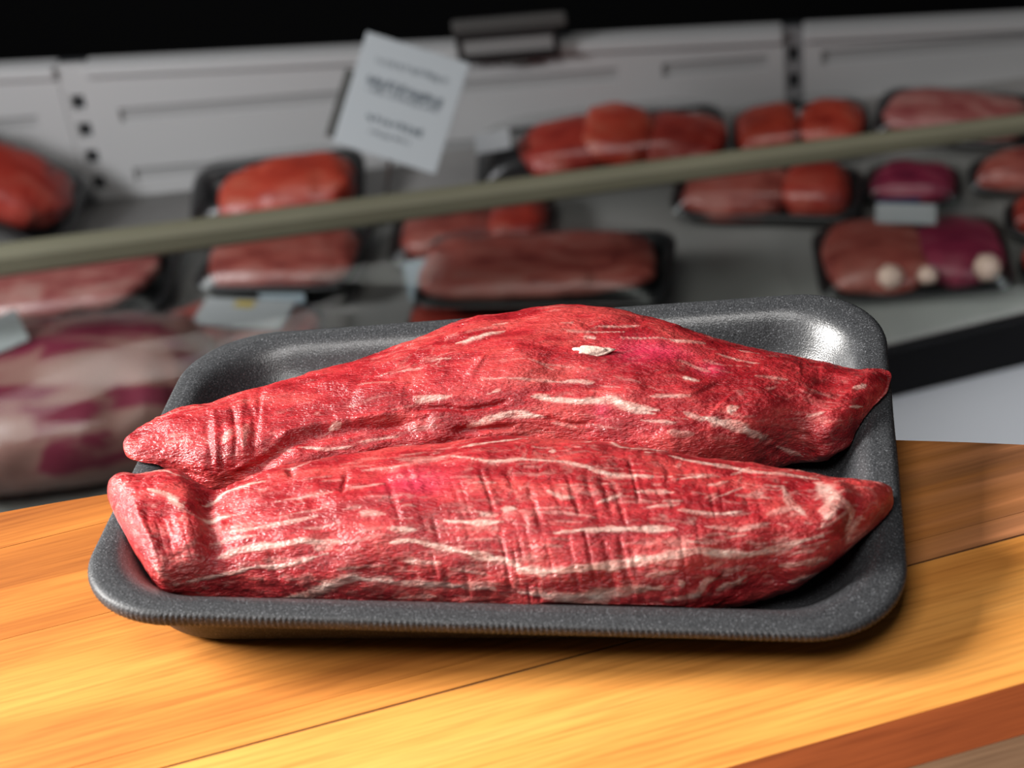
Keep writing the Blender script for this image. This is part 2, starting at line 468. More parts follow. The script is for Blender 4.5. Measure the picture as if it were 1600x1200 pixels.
def roast_base(st, nu, nv, cap0=0.016, cap1=0.016, n_top=2.55, n_bot=3.2, zfrac=0.40, p=2.3):
    """st rows (mm): x, y_front, y_back, z_bottom, z_top, ridge shift (-1..1), shear"""
    A = np.array(st, float); A[:, :5] /= 1000.0
    # denser rows at both ends
    s = np.linspace(0, 1, nu); s = s - 0.10 * np.sin(2 * np.pi * s) / (2 * np.pi) * 2
    xs = A[:, 0]; X = xs[0] + (xs[-1] - xs[0]) * s
    T = np.interp(X, xs, np.arange(len(xs)))
    B = catmull(T, A)
    x0, x1 = xs[0], xs[-1]
    d0 = np.clip((X - x0) / cap0, 0, 1); d1 = np.clip((x1 - X) / cap1, 0, 1)
    k = (1 - (1 - d0) ** p) ** (1 / p) * (1 - (1 - d1) ** p) ** (1 / p)
    k = np.maximum(k, 0.004)
    yf, yb, zb, zt, sk, sh = (B[:, i] for i in (1, 2, 3, 4, 5, 6))
    yc = (yf + yb) / 2; w = (yb - yf) / 2 * k
    zc0 = zb + zfrac * (zt - zb)
    ht = (zt - zc0) * k; hb = (zc0 - zb) * k
    # angles: the upper side gets most of the points
    nt_ = int(nv * 0.80); nb = nv - nt_
    ph = np.concatenate([np.linspace(-0.35, math.pi + 0.35, nt_, endpoint=False), np.linspace(math.pi + 0.35, 2 * math.pi - 0.35, nb, endpoint=False)])
    c, sn = np.cos(ph), np.sin(ph)
    # phi = 0 is the front (towards -y)
    def se(v, n): return np.sign(v) * np.abs(v) ** (2.0 / n)
    up = sn >= 0
    cy = np.where(up, se(c, n_top), se(c, n_bot)); sz = np.where(up, se(sn, n_top), se(sn, n_bot))
    y = yc[:, None] - w[:, None] * cy[None, :]
    z = zc0[:, None] + np.where(up[None, :], ht[:, None] * sz[None, :], hb[:, None] * sz[None, :])
    y = y + sk[:, None] * w[:, None] * np.clip(sz, 0, 1)[None, :] ** 1.5 * (1 - np.abs(cy)[None, :] * 0.3)
    x = X[:, None] + sh[:, None] * (y - yc[:, None])
    return np.stack([x, y, z], -1), s, ph

def grid_normals(P):
    du = np.gradient(P, axis=0); dv = np.roll(P, -1, 1) - np.roll(P, 1, 1)
    n = np.cross(du, dv)
    l = np.linalg.norm(n, axis=-1, keepdims=True)
    return n / np.maximum(l, 1e-12)

FRONT_ST = [
 (-129.6, -68.0, -15.5, 17.0, 35.5, 0.0, -0.62),
 (-119.0, -68.0, -18.5, 12.0, 36.5, 0.0, -0.50),
 (-106.0, -66.0, -15.5, 7.0, 37.0, 0.0, -0.38),
 (-94.0, -64.8, -24.0, 5.5, 33.0, 0.0, -0.25),
 (-75.0, -67.0, -13.9, 5.2, 37.6, 0.05, -0.1),
 (-45.0, -69.9, -9.9, 5.2, 40.4, 0.08, 0.0),
 (-5.0, -72.8, -5.8, 5.2, 42.5, 0.08, 0.0),
 (35.0, -75.6, -7.6, 5.2, 41.5, 0.08, 0.0),
 (65.0, -75.2, -14.4, 5.2, 39.4, 0.05, 0.1),
 (90.0, -70.0, -21.0, 5.3, 36.9, 0.0, 0.4),
 (108.7, -66.0, -24.9, 8.5, 35.2, 0.0, 0.65),
 (123.1, -70.0, -23.5, 16.0, 35.0, 0.0, 0.85)]
BACK_ST = [
 (-140.0, -11.5, 15.0, 20.5, 32.0, 0.0, -0.40),
 (-124.7, -8.0, 21.5, 13.0, 33.0, 0.0, -0.35),
 (-105.0, -13.0, 28.8, 7.0, 34.5, 0.0, -0.2),
 (-80.0, -13.0, 40.5, 5.2, 36.0, 0.0, -0.1),
 (-50.0, -8.5, 53.6, 5.2, 40.4, 0.05, 0.0),
 (-15.0, -4.6, 67.0, 5.2, 46.1, 0.1, 0.0),
 (25.0, -5.2, 68.7, 5.2, 47.8, 0.1, 0.0),
 (60.0, -11.5, 60.5, 5.2, 43.4, 0.05, 0.0),
 (88.0, -6.0, 47.5, 5.3, 39.2, 0.0, 0.15),
 (108.0, 3.0, 40.5, 7.0, 34.8, 0.0, 0.40),
 (121.2, 1.5, 37.5, 10.0, 33.0, 0.0, 0.60),
 (128.6, 0.0, 37.0, 15.0, 33.0, 0.0, 0.65)]
#ENDMEATFN

# streaks and folds of the two roasts: half width (mm), strength or depth, then points along the surface (x, y, z in 0.1 mm)
FAT_BACK = [
 [1.03,0.9,[-206,346,454,-161,356,460,-115,371,464,-69,389,468,-22,404,471]],
 [0.44,0.6,[-261,417,441,-188,417,454]],
 [0.59,0.6,[-73,453,464,-13,471,467]],
 [0.59,0.7,[184,420,478,233,421,477]],
 [0.51,0.7,[206,369,479,247,366,478,291,367,476,331,371,472,370,373,467,413,377,460]],
 [0.88,0.8,[265,333,477,322,330,473]],
 [0.42,0.8,[400,339,463,447,344,456,493,347,448,539,354,440,580,352,434,621,354,427,667,356,419]],
 [1.03,0.8,[576,343,435,638,349,425,696,358,414]],
 [0.59,0.6,[309,405,473,352,409,468,391,413,462,434,418,454,471,427,445]],
 [0.59,0.7,[-271,254,443,-188,249,454]],
 [0.88,0.8,[-308,67,399,-248,72,406,-184,76,411]],
 [0.73,0.8,[-64,70,413,-9,84,423]],
 [0.51,0.6,[-82,130,439,-36,125,440,10,123,441,56,120,442,106,116,443,147,115,444,193,112,444,238,112,445,278,110,444,323,108,443]],
 [1.17,0.7,[215,120,448,265,112,445,318,102,441]],
 [1.32,1,[102,60,415,143,56,414,188,48,410,233,42,408,274,37,407,327,38,410,381,36,412,425,21,405,463,8,398,505,1,394,546,-5,390]],
 [1.32,1,[-119,-10,341,-69,-1,353,-22,8,365,37,17,377,88,10,372,143,4,368]],
 [0.73,0.7,[509,45,415,558,48,413,605,51,410,653,55,405]],
 [1.03,1,[628,139,425,681,130,416]],
 [1.17,0.8,[372,36,411,425,13,400,472,-5,390,534,-14,385]],
 [1.76,0.95,[700,-17,368,739,-23,354,781,-25,341,850,-27,309,887,-19,281,931,1,245]],
 [1.47,0.6,[582,-66,343,619,-69,339,661,-67,333]],
 [1.47,1,[781,11,367,809,29,370]],
 [1.03,0.6,[634,-5,385,673,-18,372,706,-27,359]],
 [0.73,0.6,[742,299,412,792,286,404,844,275,397,891,260,390]],
 [0.73,0.6,[809,346,394,848,335,389,889,326,383]],
 [0.59,0.9,[1158,116,323,1201,108,303,1242,136,282]],
 [1.03,0.8,[1215,194,328,1260,217,317]],
 [0.73,0.7,[1258,187,150,1308,229,188,1335,270,212]],
 [0.88,0.6,[935,1,219,985,24,176,1038,36,140]],
 [1.03,0.9,[-626,-3,352,-579,10,359]],
 [0.59,0.7,[-737,-64,317,-677,-69,310,-620,-72,300,-574,-66,301,-530,-59,303]],
 [0.59,0.7,[-317,83,405,-253,80,409,-193,78,412]],
 [2.05,0.45,[-992,-54,324,-981,-2,341]],
 [0.59,0.5,[-510,-49,313,-464,-43,317,-416,-38,319,-372,-34,321]],
 [1.17,0.4,[-920,-74,312,-920,-31,334,-925,26,347]],
 [0.59,0.6,[613,234,432,668,214,424,720,192,415]],
 [0.73,0.5,[876,184,392,930,185,379,984,186,365]],
 [0.59,0.5,[-397,215,420,-348,221,428,-302,220,436]],
 [0.44,0.5,[-536,176,397,-471,166,406,-410,155,413]],
 [0.73,0.6,[1049,69,296,1115,78,308]],
 [0.44,0.4,[74,209,467,134,182,464,188,156,458]],
 [0.73,0.6,[485,-32,370,526,-37,369,570,-40,367,615,-44,362]],
 [0.59,0.5,[170,-10,351,215,-18,343,260,-25,337]]]
FAT_FRONT = [
 [0.88,0.95,[-134,-278,419,-91,-298,423,-48,-316,424,0,-333,425,56,-329,424,112,-321,423,155,-324,422,198,-326,420,244,-329,418,282,-343,417,324,-357,416,361,-373,414,398,-385,412,443,-392,409,483,-391,407,523,-392,404,566,-388,400,605,-389,397]],
 [0.73,0.9,[-117,-220,411,-78,-213,411,-39,-206,410,0,-194,406,56,-180,401,111,-157,389]],
 [1.17,0.95,[269,-189,394,311,-174,384,353,-139,360,429,-218,389,471,-217,384,513,-216,377,555,-210,368,594,-190,348]],
 [1.03,0.85,[512,-252,389,569,-255,383,627,-261,377,667,-277,377,708,-287,375,745,-295,372,785,-302,368,835,-319,366,888,-336,363,925,-338,359,966,-338,355,1002,-340,351,1040,-342,347,1077,-345,344]],
 [0.88,0.9,[-303,-603,373,-252,-610,373,-200,-615,374]],
 [1.03,1,[-156,-583,391,-109,-588,392,-56,-594,392,-9,-599,391,31,-599,392,70,-598,393]],
 [1.17,1,[238,-642,374,284,-637,376,325,-631,379,369,-631,378,412,-628,378,454,-625,378,496,-623,377,543,-623,375,585,-622,373,629,-623,369]],
 [1.47,1,[-299,-643,348,-235,-640,356,-183,-651,351,-135,-662,346,-96,-670,341,-61,-678,336,-22,-686,331,26,-693,326,75,-700,322,123,-717,301,162,-723,296,200,-730,288,247,-728,296,297,-727,301,337,-726,305,380,-725,307,422,-724,310,460,-720,314,500,-716,317,535,-710,322,576,-704,325,615,-697,327,654,-688,328,695,-678,327,734,-674,319,771,-670,310,811,-665,302,850,-659,293,898,-644,292,943,-633,294,991,-621,304,1037,-606,309,1087,-583,306]],
 [1.47,0.7,[-252,-687,303,-213,-689,305,-174,-693,304,-135,-696,305]],
 [1.47,0.9,[-325,-706,230,-287,-709,228,-248,-712,226,-209,-715,227,-170,-718,225,-135,-721,225,-96,-724,222,-52,-727,223,-8,-730,223,35,-734,223]],
 [1.91,0.85,[105,-740,214,145,-743,218,188,-746,217,226,-749,220,272,-752,212,321,-755,206,365,-756,214,407,-757,220,448,-757,225,491,-756,230,533,-754,237,573,-752,235]],
 [2.93,0.9,[243,-750,207,289,-753,207,333,-755,206,384,-757,213,426,-757,223]],
 [1.47,0.9,[365,-747,130,418,-755,145,474,-757,154,516,-757,157,557,-756,161]],
 [0.88,0.8,[373,-525,406,409,-505,407,445,-483,407]],
 [0.88,0.8,[207,-479,417,258,-512,412,296,-507,411]],
 [1.17,0.8,[65,-552,407,113,-552,407]],
 [0.73,0.7,[-13,-568,402,48,-575,401]],
 [1.03,0.8,[489,-465,405,532,-466,402,570,-467,400,611,-467,396]],
 [1.03,0.9,[-986,-399,336,-962,-369,325,-921,-345,326,-877,-335,337,-832,-332,353,-782,-323,368]],
 [1.32,1,[-972,-492,341,-928,-478,329,-872,-476,338]],
 [0.88,0.75,[-857,-550,324,-811,-553,334,-765,-556,346,-719,-555,355,-681,-552,360,-639,-548,366,-599,-543,372,-555,-536,378]],
 [1.17,0.9,[-927,-631,264,-890,-619,272,-850,-612,285,-811,-609,299,-764,-613,310,-720,-617,318,-676,-618,323,-617,-617,332,-557,-620,338,-512,-623,341,-466,-628,343]],
 [1.03,0.85,[-1044,-677,214,-989,-665,214,-935,-651,215,-890,-643,221,-847,-644,230,-802,-647,245,-760,-650,259,-716,-656,264,-676,-660,267,-632,-660,279,-591,-657,292,-548,-655,304,-508,-652,315]],
 [1.76,1,[-699,-668,132,-642,-677,150,-590,-684,166,-515,-691,217,-470,-694,232,-431,-695,245,-391,-699,240,-350,-703,239,-308,-707,234,-270,-710,232]],
 [0.73,0.8,[-1251,-226,322,-1205,-224,331,-1153,-239,344,-1104,-273,353,-1069,-271,333]],
 [1.61,0.85,[-1182,-364,366,-1107,-394,372,-1038,-464,368]],
 [1.03,0.7,[-1099,-660,284,-1078,-676,259]],
 [0.88,0.8,[624,-397,396,680,-378,391,733,-363,384]],
 [1.03,0.8,[398,-385,412,435,-383,410,475,-384,407,511,-384,405,547,-390,402]],
 [1.32,0.7,[961,-407,363,983,-482,358,1013,-514,352,1040,-544,342]],
 [2.93,0.75,[1076,-371,350,1101,-420,352,1124,-457,345,1104,-513,338,1086,-562,322]],
 [1.32,0.8,[1141,-459,340,1182,-479,315,1163,-534,279]],
 [1.17,0.7,[1214,-470,291,1191,-504,279,1169,-534,260,1160,-544,226]],
 [1.17,0.8,[950,-656,240,993,-654,244,1031,-643,246,1095,-602,224]],
 [1.17,0.85,[589,-755,193,639,-748,200,689,-735,200,714,-722,238,753,-709,237]],
 [1.32,0.8,[749,-714,196,795,-701,210,840,-685,220]],
 [1.17,0.75,[973,-658,171,1018,-647,184,1070,-604,169]],
 [1.47,0.9,[634,-744,243,647,-740,247]],
 [1.32,0.8,[403,-754,143,444,-756,150,488,-758,158,530,-757,162]],
 [0.73,0.6,[603,-657,356,641,-658,352,678,-657,346,716,-654,340,752,-652,333]],
 [1.03,0.75,[633,-547,388,679,-550,383,727,-550,378,772,-549,373,834,-533,369]],
 [0.73,0.6,[713,-604,366,752,-603,360,793,-603,353,833,-603,347,873,-598,342]],
 [1.17,0.9,[197,-262,415,214,-263,414]],
 [0.73,0.6,[-475,-418,401,-430,-417,405,-389,-411,407,-348,-405,410]],
 [0.59,0.6,[-714,-453,378,-674,-447,382,-634,-446,387,-596,-441,390,-558,-437,394,-519,-432,397]],
 [1.17,0.6,[-415,-540,389,-369,-547,390,-324,-554,391]],
 [1.76,0.6,[-556,-641,319,-493,-624,343]],
 [0.59,0.6,[-447,-318,403,-405,-315,405,-360,-313,408,-318,-315,411,-275,-313,414]],
 [0.59,0.6,[-254,-287,414,-203,-280,416,-147,-270,418]],
 [0.73,0.6,[-922,-580,306,-865,-574,312,-810,-576,323,-759,-582,334]],
 [1.17,0.5,[916,-536,358,967,-518,355,1017,-498,354]],
 [0.88,0.5,[814,-458,377,853,-461,373,894,-462,369,935,-463,365]],
 [0.73,0.5,[-493,-681,270,-447,-683,277,-407,-685,281,-362,-687,285,-320,-689,289]],
 [0.73,0.6,[-109,-707,287,-65,-713,282,-22,-718,278,18,-723,272]],
 [0.59,0.5,[-61,-443,423,-9,-440,424,43,-437,424]],
 [0.73,0.5,[267,-569,400,317,-576,398,369,-583,394]],
 [1.03,0.6,[531,-740,280,581,-735,284,630,-728,287]],
 [0.88,0.6,[-291,-710,161,-248,-713,166,-205,-716,170,-161,-720,173]],
 [0.73,0.6,[510,-540,397,551,-533,396,592,-530,393,632,-521,391]],
 [0.55,0.6496949887069027,[783,-694,260,807,-689,259,828,-685,247]],
 [0.52,0.59068244577154,[778,-632,341,812,-623,340,848,-616,337]],
 [0.84,0.4326763972945562,[716,-486,386,735,-474,385,754,-465,383]],
 [0.61,0.5312951100641414,[731,-496,384,784,-456,380,843,-408,375]],
 [0.7,0.34974829265736623,[841,-634,326,879,-633,314,915,-625,311]],
 [0.7,0.5551295109430568,[703,-712,279,738,-701,278,775,-686,286]],
 [0.78,0.33416577157477134,[1119,-446,348,1153,-421,344,1182,-408,338]],
 [0.53,0.3525559538938751,[1018,-612,309,1072,-588,310,1120,-558,303]],
 [0.75,0.3769842603837762,[940,-567,345,959,-570,341,981,-575,336]],
 [0.61,0.5920106723672789,[794,-352,376,824,-329,369,855,-304,359]],
 [0.87,0.370632890541672,[1128,-388,348,1162,-320,329]],
 [0.52,0.4524625544756384,[1060,-460,353,1080,-448,353,1101,-440,351]],
 [0.57,0.3332891021811335,[788,-555,369,824,-545,367,860,-535,365]],
 [0.66,0.5478620704411459,[712,-420,388,750,-414,384,789,-390,380]],
 [0.83,0.31159251301748125,[846,-678,249,863,-673,247,880,-670,236]],
 [0.87,0.45453335562596425,[1160,-544,243,1220,-477,217,1271,-398,193]],
 [0.49,0.5032577727164065,[715,-635,352,752,-624,351,788,-619,347]],
 [0.65,0.4378135233056656,[902,-399,369,936,-408,366,971,-407,362]],
 [0.76,0.5479123924689462,[855,-453,373,880,-441,371,906,-442,369]],
 [0.87,0.5644709166889696,[984,-305,342,1015,-270,317,1048,-276,315]],
 [0.77,0.5265451034058735,[925,-621,313,950,-614,314,976,-605,319]],
 [0.87,0.3782838543602768,[677,-644,354,728,-646,343,780,-641,334]],
 [0.81,0.4806959573608627,[821,-600,351,875,-588,347,931,-565,347]],
 [0.53,0.4294902785309308,[985,-655,243,1027,-645,244,1075,-617,240]],
 [0.81,0.5395186493790147,[1149,-550,206,1181,-516,205,1214,-480,209]],
 [0.63,0.47147979317561933,[1141,-560,264,1190,-513,257,1251,-441,217]],
 [0.56,0.4469073848651508,[937,-644,277,964,-637,285,993,-628,296]],
 [0.66,0.3970651909585635,[730,-686,306,758,-679,303,786,-668,307]],
 [0.77,0.3874646453706977,[1120,-495,338,1150,-485,330,1186,-458,322]],
 [0.79,0.43577918953804934,[1080,-571,319,1128,-527,321,1181,-469,321]],
 [0.5,0.513600047431403,[1001,-630,293,1053,-615,292,1105,-583,286]],
 [0.85,0.3324440188275195,[1022,-350,351,1056,-333,343,1095,-287,315]],
 [0.85,0.6006739564095236,[976,-646,270,1018,-636,282,1058,-622,274]],
 [0.58,0.37992122796983063,[161,-566,403,225,-570,401,288,-567,401]],
 [0.52,0.23419823627881742,[-352,-497,402,-315,-501,404,-272,-509,406]],
 [0.48,0.32936762063457303,[263,-555,404,292,-553,404,321,-555,403]],
 [0.42,0.42482170730589586,[341,-378,415,374,-382,414,407,-379,412]],
 [0.61,0.3678433901956663,[-740,-246,361,-685,-246,369,-633,-228,369]],
 [0.53,0.4808155672616664,[-333,-705,230,-274,-710,232,-213,-714,234]],
 [0.49,0.2506883661486815,[665,-741,218,689,-734,213,716,-725,205]],
 [0.55,0.3244499671780654,[307,-356,417,378,-357,413,448,-353,409]],
 [0.57,0.4950095080808353,[582,-664,354,646,-663,348,711,-653,342]],
 [0.46,0.40403847160701867,[-87,-558,403,-17,-561,404,48,-565,404]],
 [0.65,0.3600984024751732,[-121,-402,423,-56,-408,424,9,-410,425]],
 [0.59,0.4474617335694104,[578,-508,396,611,-507,394,644,-506,392]],
 [0.48,0.48342468655725046,[138,-405,423,181,-401,421,224,-404,420]],
 [0.57,0.22391347325086033,[-295,-677,312,-244,-680,314,-187,-685,314]],
 [0.49,0.3890849118948818,[-549,-622,337,-523,-622,341,-493,-618,347]],
 [0.54,0.39677796297234247,[618,-373,396,690,-363,389,761,-364,381]],
 [0.51,0.25092308740208547,[653,-548,386,721,-547,379,787,-540,373]],
 [0.6,0.31247442232671047,[-482,-529,387,-439,-520,392,-402,-518,395]],
 [0.63,0.2939382710925005,[104,-342,424,134,-344,423,164,-340,422]],
 [0.53,0.29051974446958245,[-836,-376,353,-791,-379,367,-746,-383,377]],
 [0.54,0.2782397585830806,[157,-724,293,218,-728,292,280,-730,295]],
 [0.55,0.34977286807764896,[437,-516,404,503,-512,401,567,-511,397]],
 [0.47,0.38013846427263787,[161,-552,407,212,-555,405,263,-551,405]],
 [0.58,0.25212098236829616,[-130,-607,382,-91,-609,383,-48,-612,384]],
 [0.59,0.26529663536103143,[-615,-675,243,-587,-677,247,-562,-678,254]],
 [0.42,0.21097775945760944,[130,-496,417,195,-496,416,262,-500,413]],
 [0.58,0.421281285125348,[254,-469,416,291,-472,415,324,-470,414]],
 [0.46,0.45639476051957006,[53,-680,342,75,-684,340,92,-681,343]],
 [0.42,0.35329328373644975,[-200,-716,220,-179,-718,217,-157,-720,221]],
 [0.63,0.32753556185944543,[-104,-724,180,-43,-728,174,18,-733,181]],
 [0.56,0.3038684456114514,[-650,-354,387,-588,-350,393,-532,-339,397]],
 [0.43,0.20832967449289316,[83,-687,338,118,-689,337,153,-690,338]],
 [0.48,0.40792472059118745,[-748,-565,346,-688,-557,358,-628,-556,365]],
 [0.43,0.4078093976412531,[-427,-610,359,-374,-605,366,-320,-599,373]],
 [0.62,0.4340567558768019,[224,-453,418,287,-453,416,353,-453,414]],
 [0.42,0.303769378124918,[-74,-696,313,-35,-698,314,5,-700,316]],
 [0.62,0.49122067920440643,[-56,-725,240,-4,-729,240,57,-733,243]],
 [0.6,0.3831091879590631,[114,-675,350,157,-673,353,204,-679,350]],
 [0.54,0.26029008478920646,[-615,-434,389,-577,-429,393,-547,-424,395]],
 [0.66,0.24229570178876597,[217,-656,366,251,-656,366,288,-661,363]],
 [0.48,0.43065842906464236,[-470,-632,340,-403,-631,347,-337,-623,358]],
 [0.5,0.3795735202966404,[-666,-520,372,-597,-514,380,-529,-506,388]],
 [0.43,0.4265237406236222,[-82,-641,366,-13,-650,364,53,-649,366]],
 [0.51,0.3742002400083958,[595,-673,347,640,-670,345,685,-667,339]],
 [0.53,0.2594859627970006,[82,-395,424,155,-399,422,232,-398,420]],
 [0.46,0.34616870270361205,[112,-362,424,151,-364,423,189,-367,421]],
 [0.65,0.48503311513160097,[-594,-580,358,-532,-578,365,-467,-570,375]],
 [0.53,0.4001873600109863,[-100,-609,383,-39,-615,383,22,-616,384]],
 [0.5,0.3422314395229531,[221,-638,376,267,-638,376,317,-642,374]],
 [0.52,0.4090690378202083,[378,-429,413,406,-433,412,430,-424,410]],
 [0.55,0.3339953583947999,[552,-718,312,601,-720,305,648,-714,303]],
 [0.47,0.3587054648753028,[-591,-372,392,-524,-369,398,-463,-355,403]],
 [0.53,0.41428579529327036,[204,-672,355,238,-677,352,276,-677,353]],
 [0.53,0.39545184015418655,[217,-602,391,271,-600,391,329,-607,388]],
 [0.42,0.25528166827204324,[122,-519,414,152,-517,414,182,-523,412]],
 [0.59,0.20888145458673613,[-87,-648,361,-26,-651,362,31,-655,362]],
 [0.54,0.3330660001819221,[-326,-371,412,-276,-386,415,-225,-391,418]],
 [0.51,0.37029042940606327,[-273,-523,403,-247,-523,404,-221,-530,404]],
 [0.5,0.29988361672346986,[-689,-670,226,-665,-670,238,-638,-673,239]],
 [0.5,0.40288638167215596,[-35,-690,324,18,-696,322,70,-696,326]]]
REL_BACK = [
 [2.0,-0.6,[-1087,80,342,-1063,-12,335,-1044,-71,310,-1040,-103,277,-1036,-121,232]],
 [1.8,-0.5,[-1022,68,346,-1006,-15,337,-999,-72,313,-1002,-107,278,-1011,-125,234]],
 [1.5,-0.5,[-1007,146,345,-983,74,348,-965,10,343,-950,-40,330,-951,-77,311,-953,-106,283]],
 [1.5,-0.45,[-962,197,342,-904,59,350,-893,-19,338,-892,-74,312]],
 [1.6,-0.5,[-925,264,327,-902,158,351,-893,88,352,-884,24,347,-882,-47,327,-886,-94,296]],
 [1.4,0.35,[-1066,112,344,-1045,44,344,-1033,-17,336,-1024,-60,319,-1021,-91,296,-1020,-113,264]],
 [1.4,0.35,[-976,166,345,-955,79,349,-936,3,343,-924,-53,325,-918,-91,299]],
 [4.6,-3.4,[-994,-131,198,-932,-130,233,-878,-121,258,-842,-106,281,-808,-88,300,-773,-68,315,-742,-49,327,-694,-35,335,-645,-22,342,-602,-20,343,-555,-16,345,-510,-13,347,-464,-10,349,-420,-8,350,-372,-5,352,-326,-3,353,-272,-3,353]],
 [1.6,0.8,[-1004,-127,228,-950,-123,254,-898,-109,279,-861,-91,298,-828,-72,313,-798,-44,329,-768,-13,343,-712,2,350,-658,16,358,-611,19,361,-559,21,364,-510,23,368,-463,25,371,-420,29,375,-371,32,378,-326,36,382]],
 [1.3,-1.6,[-331,48,389,-285,43,389,-239,43,390,-188,40,390,-133,32,385,-55,38,393,24,48,403]],
 [1.5,-1.6,[-179,-18,329,-138,-17,329,-92,-17,330,-50,-15,332,-4,-14,334,42,-13,338]],
 [2.2,-0.8,[-271,23,376,-272,-25,324]],
 [0.9,-0.8,[147,0,363,188,-8,356,229,-16,348,269,-20,347,310,-27,345]],
 [1.8,0.6,[-73,239,463,-87,207,457,-105,177,450,-124,145,441]],
 [6,-0.9,[1055,148,342,1054,105,323,1054,68,295,1043,45,260,1031,35,219]],
 [8,-1.0,[702,104,410,732,71,399,768,45,385]],
 [2.4,1.0,[1051,41,126,1102,17,170,1150,32,180,1198,84,167,1239,162,146,1274,202,159,1297,207,196,1325,250,224,1338,281,245]],
 [4.0,-1.3,[1120,46,120,1161,79,123,1304,249,160,1332,286,172]],
 [6,-0.5,[1142,265,338,1131,190,337,1118,127,327]],
 [6,-0.5,[1030,261,359,1110,258,344]],
 [5,0.5,[1,267,470,47,259,472,93,249,473,138,243,474,193,230,473,247,221,471,300,213,468]],
 [10,0.8,[-536,176,397,-484,162,404,-437,156,409,-384,144,415,-339,138,419]]]
